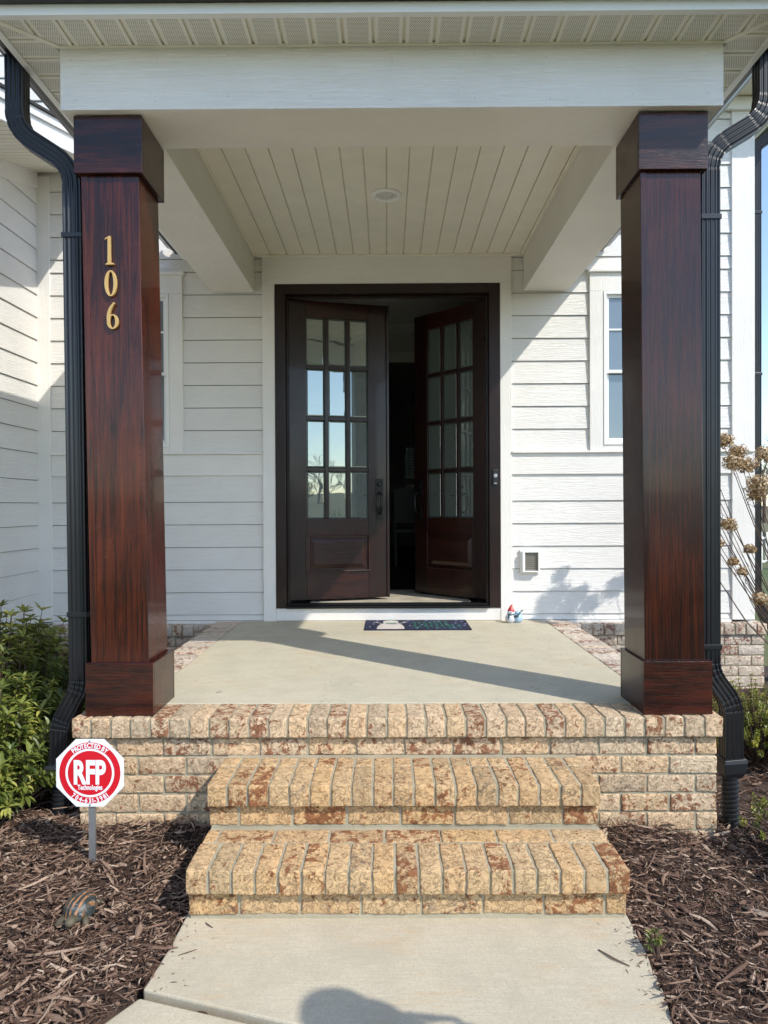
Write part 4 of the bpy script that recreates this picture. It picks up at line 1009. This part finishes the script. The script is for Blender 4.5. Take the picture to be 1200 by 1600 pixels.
# loose green script strokes
for line, (v0, us) in enumerate(((.60, (.46, .80)), (.28, (.46, .92)))):
    u = us[0]
    while u < us[1]:
        h = random.choice((.10, .16, .24)); pts = [(u+.012*t_+.010*math.sin(t_*1.5), v0+h*math.sin(t_*1.3)) for t_ in [q*.6 for q in range(7)]]
        stroke(mb, pts, .006, .0008+.0002*random.random()); u += random.uniform(.045, .06)
mb.build('green_script', 'mat_green', mt)
for u, v in ((.05, .25), (.08, .55), (.12, .88), (.42, .88), (.43, .35), (.50, .15), (.60, .92), (.72, .82), (.84, .18), (.88, .62), (.90, .90), (.95, .78), (.95, .35), (.68, .12), (.97, .52), (.55, .45), (.78, .5)):
    mb = MB()
    for a in (0, 60, 120):
        c_, s_ = .011*math.cos(R(a)), .022*math.sin(R(a)); stroke(mb, [(u-c_, v-s_), (u+c_, v+s_)], .004, .0011+a*1e-6)
    mb.build('snowflake', 'mat_blue', mt)

# ------------------------------------------------------------------ snowman figurine
fx, fy = .957, 5.36
fg = thing('snowman_figurine', (fx, fy, 0), 'small ceramic snowman pair, one in a red hat, beside the door trim at the wall', 'figurine')
mb = MB(); mb.ball((fx-.035, fy, .034), (.040, .036, .036), 20, 12); mb.ball((fx-.034, fy-.006, .078), (.025, .024, .024), 18, 10)
mb.build('body', plain('white_glaze', (.66, .68, .74), .25, bump=.3), fg, smooth=True)
mb = MB(); mb.ball((fx+.022, fy+.006, .036), (.040, .036, .040), 20, 12); mb.ball((fx+.018, fy+.004, .074), (.020, .020, .018), 16, 8)
mb.build('gift_sack', plain('pale_blue_glaze', (.38, .53, .68), .25, bump=.3), fg, smooth=True)
mb = MB(); mb.lathe([(.026, .086), (.027, .094), (.022, .103), (.014, .118), (.006, .130), (.001, .134)], (fx-.030, fy, 0), 18); mb.ball((fx-.022, fy, .134), .006, 10, 6); mb.build('hat', plain('red_glaze', (.55, .045, .05), .3), fg, smooth=True)
mb = MB(); mb.lathe([(.020, .058), (.026, .062), (.026, .070), (.019, .073)], (fx-.034, fy-.003, 0), 18); mb.tube([(fx-.05, fy-.028, .064), (fx-.052, fy-.037, .050), (fx-.055, fy-.038, .032)], [.006, .007, .005], 8)
mb.tube([(fx-.01, fy-.022, .050), (fx+.012, fy-.034, .056), (fx+.030, fy-.030, .078), (fx+.040, fy-.024, .088)], [.009, .011, .008, .006], 8); mb.build('scarf', plain('slate_green_glaze', (.06, .14, .16), .3, var=.4), fg, smooth=True)
mb = MB(); mb.ball((fx+.049, fy-.02, .094), (.010, .006, .005), 10, 6); mb.build('mitten', 'black_plastic', fg, smooth=True)
for ex in (-.042, -.030): mb = MB(); mb.ball((fx+ex, fy-.030, .0845), .0028, 8, 5); mb.build('eye', 'black_plastic', fg, smooth=True)
mb = MB(); mb.lathe([(.0035, 0), (.0005, -.016)], (fx-.036, fy-.029, .077), 8, 'y'); mb.build('nose', plain('orange_glaze', (.6, .2, .03), .3), fg, smooth=True)

# ------------------------------------------------------------------ turtle ornament
def turtle():
    tx, ty = -1.050, 2.395; tz = mulch_h(tx, ty)-.004
    t = thing('turtle_ornament', (tx, ty, tz), 'small box turtle ornament with orange streaked dark shell half hidden in the mulch', 'ornament')
    mt_ = NT('painted_turtle_shell'); v = mt_.coord((1, 1, .35)); 
    vor = mt_.n('TexVoronoi', Vector=v, Scale=34.0)
    wv = mt_.n('TexWave', Vector=mt_.coord(rot=(0, 0, .25)), Scale=17.0, Distortion=3.0, Detail=4.0)
    c = mt_.mix(mt_.ramp(wv.outputs[0], [(.62, 0.0), (.78, 1.0)]), (.024, .032, .032), (.38, .17, .06))
    c = mt_.mix(mt_.ramp(vor.outputs['Distance'], [(.55, 0.0), (.7, .8)]), c, (.03, .04, .04))
    c = mt_.mix(mt_.ramp(mt_.noise(mt_.coord(), 120, 3), [(.58, 0.0), (.64, .6)]), c, (.25, .29, .30))
    c = mt_.mix(mt_.ramp(mt_.noise(mt_.coord(), 45, 4, .7), [(.50, 0.0), (.60, .8)]), c, (.05, .055, .05)); mt_.bump(vor.outputs['Distance'], .8, .006); mt_.done(c, .45)
    mb = MB(); rings = []
    for j in range(13):
        ph = j/12*math.pi/2; rr = math.cos(ph)**.8; zz_ = math.sin(ph)**.9
        rings.append([(tx+.052*rr*math.cos(a)*(1.0), ty+.066*rr*math.sin(a), tz+.014+.052*zz_+(-.006*(1-zz_) if False else 0)) for a in [2*math.pi*q/36 for q in range(36)]])
    rings.insert(0, [(tx+.046*math.cos(a), ty+.060*math.sin(a), tz+.008) for a in [2*math.pi*q/36 for q in range(36)]]); rings.insert(1, [(tx+.056*math.cos(a), ty+.070*math.sin(a), tz+.009) for a in [2*math.pi*q/36 for q in range(36)]])
    mb.rings(rings); mb.build('shell', mt_.m, t, smooth=True, origin=(tx, ty, tz))
    sk = plain('olive_turtle_skin', (.085, .072, .045), .7, bump=.8, var=.5)
    mb = MB(); mb.ball((tx+.008, ty-.090, tz+.026), (.018, .024, .017), 14, 9); mb.tube([(tx+.006, ty-.05, tz+.012), (tx+.008, ty-.07, tz+.018)], [.013, .012], 10); mb.build('head', sk, t, smooth=True)
    for sx, sy in ((-1, -1), (1, -1), (-1, 1), (1, 1)):
        mb = MB(); mb.tube([(tx+sx*.033, ty+sy*.045, tz+.012), (tx+sx*.044, ty+sy*.060, tz+.006), (tx+sx*.048, ty+sy*.074, tz-.003)], [.012, .011, .009], 10); mb.build('leg', sk, t, smooth=True)
turtle()

# ------------------------------------------------------------------ plants
def add_leaf(mb, p, d, up, L, W, r, droop=.2, fold=.25):
    d = d.normalized(); s_ = d.cross(up)
    if s_.length < .05: s_ = d.cross(Vector((1, 0, 0)))
    s_.normalize(); n_ = s_.cross(d)
    m1 = p+d*L*.35; m2 = p+d*L*.7-n_*droop*L*.25; t_ = p+d*L-n_*droop*L*.7
    w1, w2 = W*.5, W*.42; f_ = n_*W*fold
    mb.add([p, m1+s_*w1+f_, m1, m1-s_*w1+f_, m2+s_*w2+f_, m2, m2-s_*w2+f_, t_], [(0, 2, 1), (0, 3, 2), (1, 2, 5, 4), (2, 3, 6, 5), (4, 5, 7), (5, 6, 7)], rnd=r)
def shrub(name, base, rad, h, nstem, leaf_l, leaf_w, mat, label, cat, lean=(0, 0), whorls=3, perw=6, gz=-.5, minr=.4, spread=1.0, group=None):
    """stems fan from the base to points on and inside a lumpy dome; whorls of leaves towards each tip"""
    t = thing(name, (base[0], base[1], gz), label, cat, group)
    st = MB(); lf = MB(); B = Vector((base[0], base[1], gz))
    for i in range(nstem):
        a = random.uniform(0, 2*math.pi); q = random.random(); rr = math.sqrt(random.uniform(.05, 1))
        lump = 1+.16*noise.noise(Vector((math.cos(a)*2, math.sin(a)*2, base[0]*3)))+max(-.12, min(.09, random.gauss(0, .05)))
        top = Vector((math.cos(a)*rr*rad[0]*lump, math.sin(a)*rr*rad[1]*lump, h*(1-.55*rr**2.2)*random.uniform(minr, 1)*lump+.04))
        tip = B+top+Vector((lean[0]*top.z, lean[1]*top.z, 0)); s0 = B+Vector((top.x*.25, top.y*.25, 0))
        mid = s0.lerp(tip, .55)+Vector((top.x*.08, top.y*.08, .03))
        st.tube([s0, mid, tip], [.005, .0035, .0015], 5)
        d = (tip-mid).normalized(); k0 = random.random()
        for w_ in range(whorls):
            f = 1-w_*.17; p0 = mid.lerp(tip, f)
            for k in range(perw):
                an = 2*math.pi*(k/perw)+w_*1.1+random.uniform(-.3, .3)
                side = d.orthogonal().normalized(); sd_ = Matrix.Rotation(an, 3, d) @ side
                dd = (d*random.uniform(.25, .8)+sd_).normalized()
                add_leaf(lf, p0, dd, Vector((0, 0, 1)) if abs(dd.z) < .95 else Vector((1, 0, 0)), leaf_l*random.uniform(.6, 1.15), leaf_w*random.uniform(.7, 1.15), min(1, max(0, k0*.75+random.uniform(-.2, .3))), random.uniform(0, .4))
    st.build('stem', 'twig', t); lf.build('foliage', mat, t); return t
shrub('evergreen_shrub', (-2.02, 3.58), (.58, .55), .86, 820, .060, .0195, 'leaf', 'dense green evergreen shrub with narrow leaves left of the numbered column', 'shrub', whorls=3, perw=6, minr=.35)
shrub('evergreen_shrub', (-1.80, 3.14), (.37, .26), .58, 360, .058, .019, 'leaf', 'lower part green shrub growing against the left end of the brick porch', 'shrub', minr=.3)
shrub('yellow_shrub', (2.03, 3.90), (.34, .36), .40, 330, .022, .010, 'leaf_yellow', 'round yellow green shrub behind the elbow of the plain column downspout', 'shrub', whorls=4, perw=6, minr=.4)
shrub('low_shrub', (1.64, 2.72), (.25, .24), .24, 110, .020, .009, 'leaf_yellow', 'sparse low shrub with bare twigs beside the corrugated drain pipe', 'shrub', whorls=2, perw=6, minr=.5)
shrub('small_weed', (.822, 2.17), (.03, .045), .040, 8, .020, .007, 'leaf', 'tiny green weed at the right edge of the walkway', 'weed', whorls=2, perw=5, gz=-.515)

def hydrangea():
    t = thing('hydrangea', (3.0, 4.75, -.5), 'bare hydrangea with dried tan flower heads leaning in front of the far house corner', 'hydrangea')
    D = 4.72; st = MB(); rng_ = random.Random(5)
    P = lambda px, py, d=D: Vector(((px-606)*d/1109, d, CZ+(792-py+.0044*(606-px))*d/1109))
    heads = [(1128, 690, 13, 4.70), (1151, 706, 11, 4.74), (1143, 722, 12, 4.68), (1164, 727, 13, 4.76), (1196, 710, 14, 4.8), (1182, 757, 15, 4.62), (1180, 772, 12, 4.7), (1137, 819, 10, 4.6), (1121, 849, 6, 4.75), (1170, 858, 7, 4.8), (1144, 877, 6, 4.72), (1158, 893, 6, 4.66), (1186, 936, 9, 4.5), (1226, 690, 15, 4.9), (1240, 745, 15, 4.6), (1216, 800, 13, 4.9), (1250, 850, 12, 4.7), (1275, 700, 14, 5.0), (1300, 780, 14, 4.6), (1208, 872, 9, 4.6), (1075, 748, 16, 4.8), (1092, 722, 16, 4.75), (1098, 752, 15, 4.85), (1070, 775, 14, 4.7), (1104, 776, 13, 4.8), (1046, 782, 13, 4.8), (1096, 690, 9, 4.8)]
    root = Vector((3.0, 4.75, -.50))
    for (px, py, r, d) in heads:
        c = P(px, py, d); rad = r*d/1109
        b1 = root+Vector((rng_.uniform(-.12, .12), rng_.uniform(-.1, .1), 0)); mid = b1.lerp(c, .5)+Vector((rng_.uniform(-.06, .02), rng_.uniform(-.05, .05), rng_.uniform(-.12, -.02)))
        m2 = mid.lerp(c, .55)+Vector((0, 0, -.02))
        st.tube([b1, b1.lerp(mid, .5)+Vector((0, 0, .03)), mid, m2, c], [.006, .005, .0042, .003, .002], 6)
        for k in range(2):
            q = mid.lerp(c, rng_.uniform(.1, .8)); st.tube([q, q+Vector((rng_.uniform(-.1, .02), rng_.uniform(-.04, .04), rng_.uniform(.02, .14)))], [.0022, .001], 4)
        hd = MB(); rad *= 1.08; n = int(120+rad*6500)
        for k in range(n):
            v = Vector((rng_.gauss(0, 1), rng_.gauss(0, 1), rng_.gauss(0, 1))).normalized(); rr = rad*rng_.uniform(.40, 1.12)*(1+.5*noise.noise(v*2+c))
            p = c+Vector((v.x*rr*1.12, v.y*rr, v.z*rr*.86)); s_ = .0115*rng_.uniform(.7, 1.35)
            u = Vector((rng_.gauss(0, 1), rng_.gauss(0, 1), rng_.gauss(0, 1))).normalized(); w_ = u.cross(v).normalized() if u.cross(v).length > .01 else Vector((1, 0, 0)); u2 = (v*.3+w_.cross(v)).normalized()
            hd.add([p, p+w_*s_+v*s_*.3, p+u2*s_*.9+w_*s_*.3, p-w_*s_*.6+u2*s_*.5+v*.002, p-u2*s_*.5], [(0, 1, 2), (0, 2, 3), (0, 3, 4)], rnd=rng_.random())
            if k % 6 == 0: st.tube([c, p], [.0008, .0005], 3)
        hd.build('flower_head', 'dry_flower', t)
    st.build('stem', 'twig', t)
hydrangea()

# far trees, pond, fence seen in the gap on the right
def bare_tree(x, y, h, label, seed):
    rg = random.Random(seed); t = thing('bare_tree', (x, y, GZ-.3), label, 'tree', 'bare trees across the field'); tk = MB(); cr = MB()
    base = Vector((x, y, GZ-.4)); tk.tube([base, base+Vector((0, 0, h*.35)), base+Vector((rg.uniform(-.3, .3), 0, h*.6))], [h*.022, h*.017, h*.010], 7)
    def br(p, d, l, r, lv):
        e = p+d*l+Vector((0, 0, l*.1)); (cr if lv < 3 else tk).tube([p, p.lerp(e, .5)+Vector((rg.gauss(0, .04)*l, rg.gauss(0, .04)*l, 0)), e], [r, r*.75, r*.5], 4)
        if lv > 0:
            for k in range(4 if lv > 1 else 5):
                nd = (d+Vector((rg.gauss(0, .55), rg.gauss(0, .55), rg.gauss(.15, .35)))).normalized(); br(p.lerp(e, rg.uniform(.35, 1)), nd, l*rg.uniform(.5, .75), r*.55, lv-1)
    for k in range(7):
        a = rg.uniform(0, 2*math.pi); br(base+Vector((0, 0, h*rg.uniform(.25, .6))), Vector((math.cos(a)*.7, math.sin(a)*.7, .8)).normalized(), h*.24, h*.008, 3)
    tk.build('trunk', 'twig', t); cr.build('crown', 'twig', t)
for i, (x, y, h, lb) in enumerate(((36.5, 69, 8.8, 'tallest bare grey brown tree beyond the field at the right edge'), (40.5, 74, 8.0, 'bare tree second from the left in the far tree line'), (46, 78, 8.6, 'bare tree at the right of the far tree line'), (31, -60, 8, 'bare tree across the street mirrored in the outermost column of door panes'), (37, -64, 7, 'bare tree across the street mirrored beside the first one in the door glass'), (27, -57, 6.5, 'smallest bare tree across the street mirrored low in the door glass'))):
    bare_tree(x, y, h, lb, i+3)
mb = MB(); mb.prism([(18+14*math.cos(a), 36+7*math.sin(a)) for a in [2*math.pi*i/30 for i in range(30)]], lambda u, v, w_: (u, v, w_), -1.0, -.72); o = struct(mb.build('pond', 'water'))
fc = thing('railing', (9.5, 16.5, GZ), 'short white picket railing beyond the lawn at the right edge', 'railing')
for z_ in (.10, -.45): bx1(8.6, 12.6, 16.48, 16.52, z_, z_+.05, 'rail', fc, 'smooth_white')
mb = MB()
for i in range(36): x = 8.65+i*.11; mb.box(x, x+.03, 16.485, 16.515, -.3995, .0995)
mb.build('picket', 'smooth_white', fc)
for x in (8.55, 10.6, 12.6): bx1(x, x+.1, 16.45, 16.55, GZ-.1, .25, 'post', fc, 'smooth_white')

def clump(x, y, h, n, label, cat, seed):
    rg = random.Random(seed); t = thing('ornamental_grass', (x, y, GZ), label, cat); m_ = MB()
    for i in range(n):
        a = rg.uniform(0, 6.283); r_ = rg.uniform(0, .35); hh = h*rg.uniform(.6, 1.05); b0 = Vector((x+.08*math.cos(a), y+.08*math.sin(a), GZ)); e = b0+Vector((math.cos(a)*r_, math.sin(a)*r_, hh)); k = b0.lerp(e, .6)+Vector((0, 0, .08*h)); s_ = Vector((-math.sin(a), math.cos(a), 0))*.006
        m_.add([b0-s_, b0+s_, k+s_, k-s_, e], [(0, 1, 2, 3), (3, 2, 4)], rnd=rg.random())
    m_.build('blade', 'grass', t)['kind'] = 'stuff'
clump(4.3, -3.6, 1.5, 160, 'tall ornamental grass clump out front mirrored in the left door glass', 'grass clump', 3)

# small things on the slab and walk
def twig(x0, y0, x1, y1, z, r, label):
    mb = MB(); mx, my = (x0+x1)/2, (y0+y1)/2; mb.tube([(x0, y0, z+r), (mx+(y1-y0)*.08, my-(x1-x0)*.08, z+r+.003), (x1, y1, z+r)], [r*.6, r, r*.5], 6)
    tag(mb.build('twig', 'twig'), label, 'twig', 'fallen twigs')
def gp(px, py, h): d = h*1109/(py-792+.0044*(px-606)); return ((px-606)*d/1109, d)
a, b = gp(933, 1487, 1.376), gp(982, 1513, 1.376); twig(a[0], a[1], b[0], b[1], WZ, .003, 'longest brown twig lying on the right side of the walkway')
a, b = gp(273, 1498, 1.376), gp(303, 1488, 1.376); twig(a[0], a[1], b[0], b[1], WZ, .0015, 'thin twig on the left side of the walkway')
a, b = gp(317, 1446, 1.376), gp(328, 1454, 1.376); twig(a[0], a[1], b[0], b[1], WZ, .002, 'short twig on the walkway just below the lowest step at left')
a, b = gp(335, 1084, .88), gp(345, 1083, .88); twig(a[0], a[1], b[0], b[1], .0015, .0012, 'tiny twig on the porch floor near the numbered column')
a, b = gp(546, 1177, 1.037), gp(566, 1180, 1.037); twig(a[0], a[1], b[0], b[1], -.157, .0015, 'small twig on the back of the upper brick step')

# ------------------------------------------------------------------ the person whose shadow reaches the walk
def skinned(name, joints, edges, mat, par, loc, lv=2):
    me = bpy.data.meshes.new(name); me.from_pydata([j[:3] for j in joints], edges, []); me.update()
    o = bpy.data.objects.new(name, me); C.objects.link(o); o.parent = par; me.materials.append(mat)
    o.modifiers.new('skin', 'SKIN'); ly = me.skin_vertices[0].data
    for d, j in zip(ly, joints): d.radius = (j[3], j[4] if len(j) > 4 else j[3])
    ly[0].use_root = True
    sb = o.modifiers.new('sub', 'SUBSURF'); sb.levels = lv; sb.render_levels = lv
    o.modifiers['skin'].use_smooth_shade = True
    dg = bpy.context.evaluated_depsgraph_get(); bpy.context.view_layer.update(); m2 = bpy.data.meshes.new_from_object(o.evaluated_get(dg)); o.modifiers.clear(); o.data = m2
    if not m2.materials: m2.materials.append(mat)
    return o
def person():
    p = thing('person', (1.30, .66, GZ+.10), 'person in a brimmed hat standing beside the walkway whose shadow falls on it', 'person')
    p.rotation_euler = (0, 0, R(40))
    skin = plain('skin', (.50, .30, .21), .5, var=.06); cloth = plain('blue_shirt', (.06, .10, .19), .85, bump=.4); jean = plain('dark_trousers', (.035, .04, .06), .9, bump=.4)
    J = [(0,0,.93,.13,.11), (0,0,1.10,.125,.10), (0,.005,1.30,.15,.11), (0,0,1.42,.07), (0,.01,1.48,.052), (0,.02,1.55,.075,.085), (0,.02,1.64,.078,.095), (0,.02,1.70,.05,.06),
         (.17,0,1.37,.055), (.25,.05,1.12,.042), (.17,.25,1.22,.032), (.13,.30,1.27,.028,.018),
         (-.17,0,1.37,.055), (-.25,.05,1.12,.042), (-.14,.25,1.22,.032), (-.10,.30,1.27,.028,.018),
         (.09,0,.86,.09), (.10,.02,.50,.058), (.11,-.01,.10,.042), (.11,.12,.04,.035,.028), (-.09,0,.86,.09), (-.10,.02,.50,.058), (-.11,-.01,.10,.042), (-.11,.12,.04,.035,.028)]
    E = [(0,1),(1,2),(2,3),(3,4),(4,5),(5,6),(6,7),(2,8),(8,9),(9,10),(10,11),(2,12),(12,13),(13,14),(14,15),(0,16),(16,17),(17,18),(18,19),(0,20),(20,21),(21,22),(22,23)]
    body = skinned('body', J, E, skin, p, None)
    sc = lambda idx, k: [tuple(J[i][:3])+tuple(r*k for r in (J[i][3:] if len(J[i]) > 4 else (J[i][3], J[i][3]))) for i in idx]
    skinned('shirt', sc([0,1,2,3,8,9,12,13], 1.13), [(0,1),(1,2),(2,3),(2,4),(4,5),(2,6),(6,7)], cloth, p, None)
    skinned('trousers', sc([0,16,17,18,20,21,22], 1.16), [(0,1),(1,2),(2,3),(0,4),(4,5),(5,6)], jean, p, None)
    for s_ in (1, -1):
        for k in range(5):
            x0 = s_*(.13-.018*(k-1.5)) if s_ > 0 else -(.10-.018*(k-1.5)); z0 = 1.275 if k < 4 else 1.24
            f = [(x0, .31, z0+.012*(k-1.5), .009), (x0*.8, .345, z0+.02*(k-1)+.01, .008), (x0*.55, .352, z0+.022*(k-1)+.012, .0065)]
            skinned('finger', f, [(0,1),(1,2)], skin, body, None, 1)
    mb = MB(); mb.box(-.075, .075, .355, .364, 1.24, 1.32); ph = mb.build('phone', 'black_plastic', None, bevel=.004); ph.parent = p
    mb = MB(); mb.lathe([(.122, 1.655), (.122, 1.66), (.10, 1.68), (.095, 1.76), (.07, 1.79), (.001, 1.795)], (0, .02, 0), 24); h = mb.build('hat', plain('straw_hat', (.45, .36, .22), .9, bump=.5), None, smooth=True); h.parent = p
    for sx in (-1, 1):
        mb = MB(); mb.ball((sx*.03, .105, 1.615), (.012, .008, .009), 10, 6); e = mb.build('eye', 'sign_white', None, smooth=True); e.parent = body
        mb = MB(); mb.ball((sx*.083, .02, 1.60), (.008, .018, .03), 10, 6); e = mb.build('ear', skin, None, smooth=True); e.parent = body
    mb = MB(); mb.tube([(0, .10, 1.615), (0, .128, 1.585), (0, .11, 1.578)], [.008, .013, .009], 8); e = mb.build('nose', skin, None, smooth=True); e.parent = body
    mb = MB(); mb.tube([(-.024, .098, 1.55), (0, .108, 1.547), (.024, .098, 1.55)], [.003, .006, .003], 6); e = mb.build('mouth', plain('lip', (.38, .15, .13), .5), None, smooth=True); e.parent = body
person()
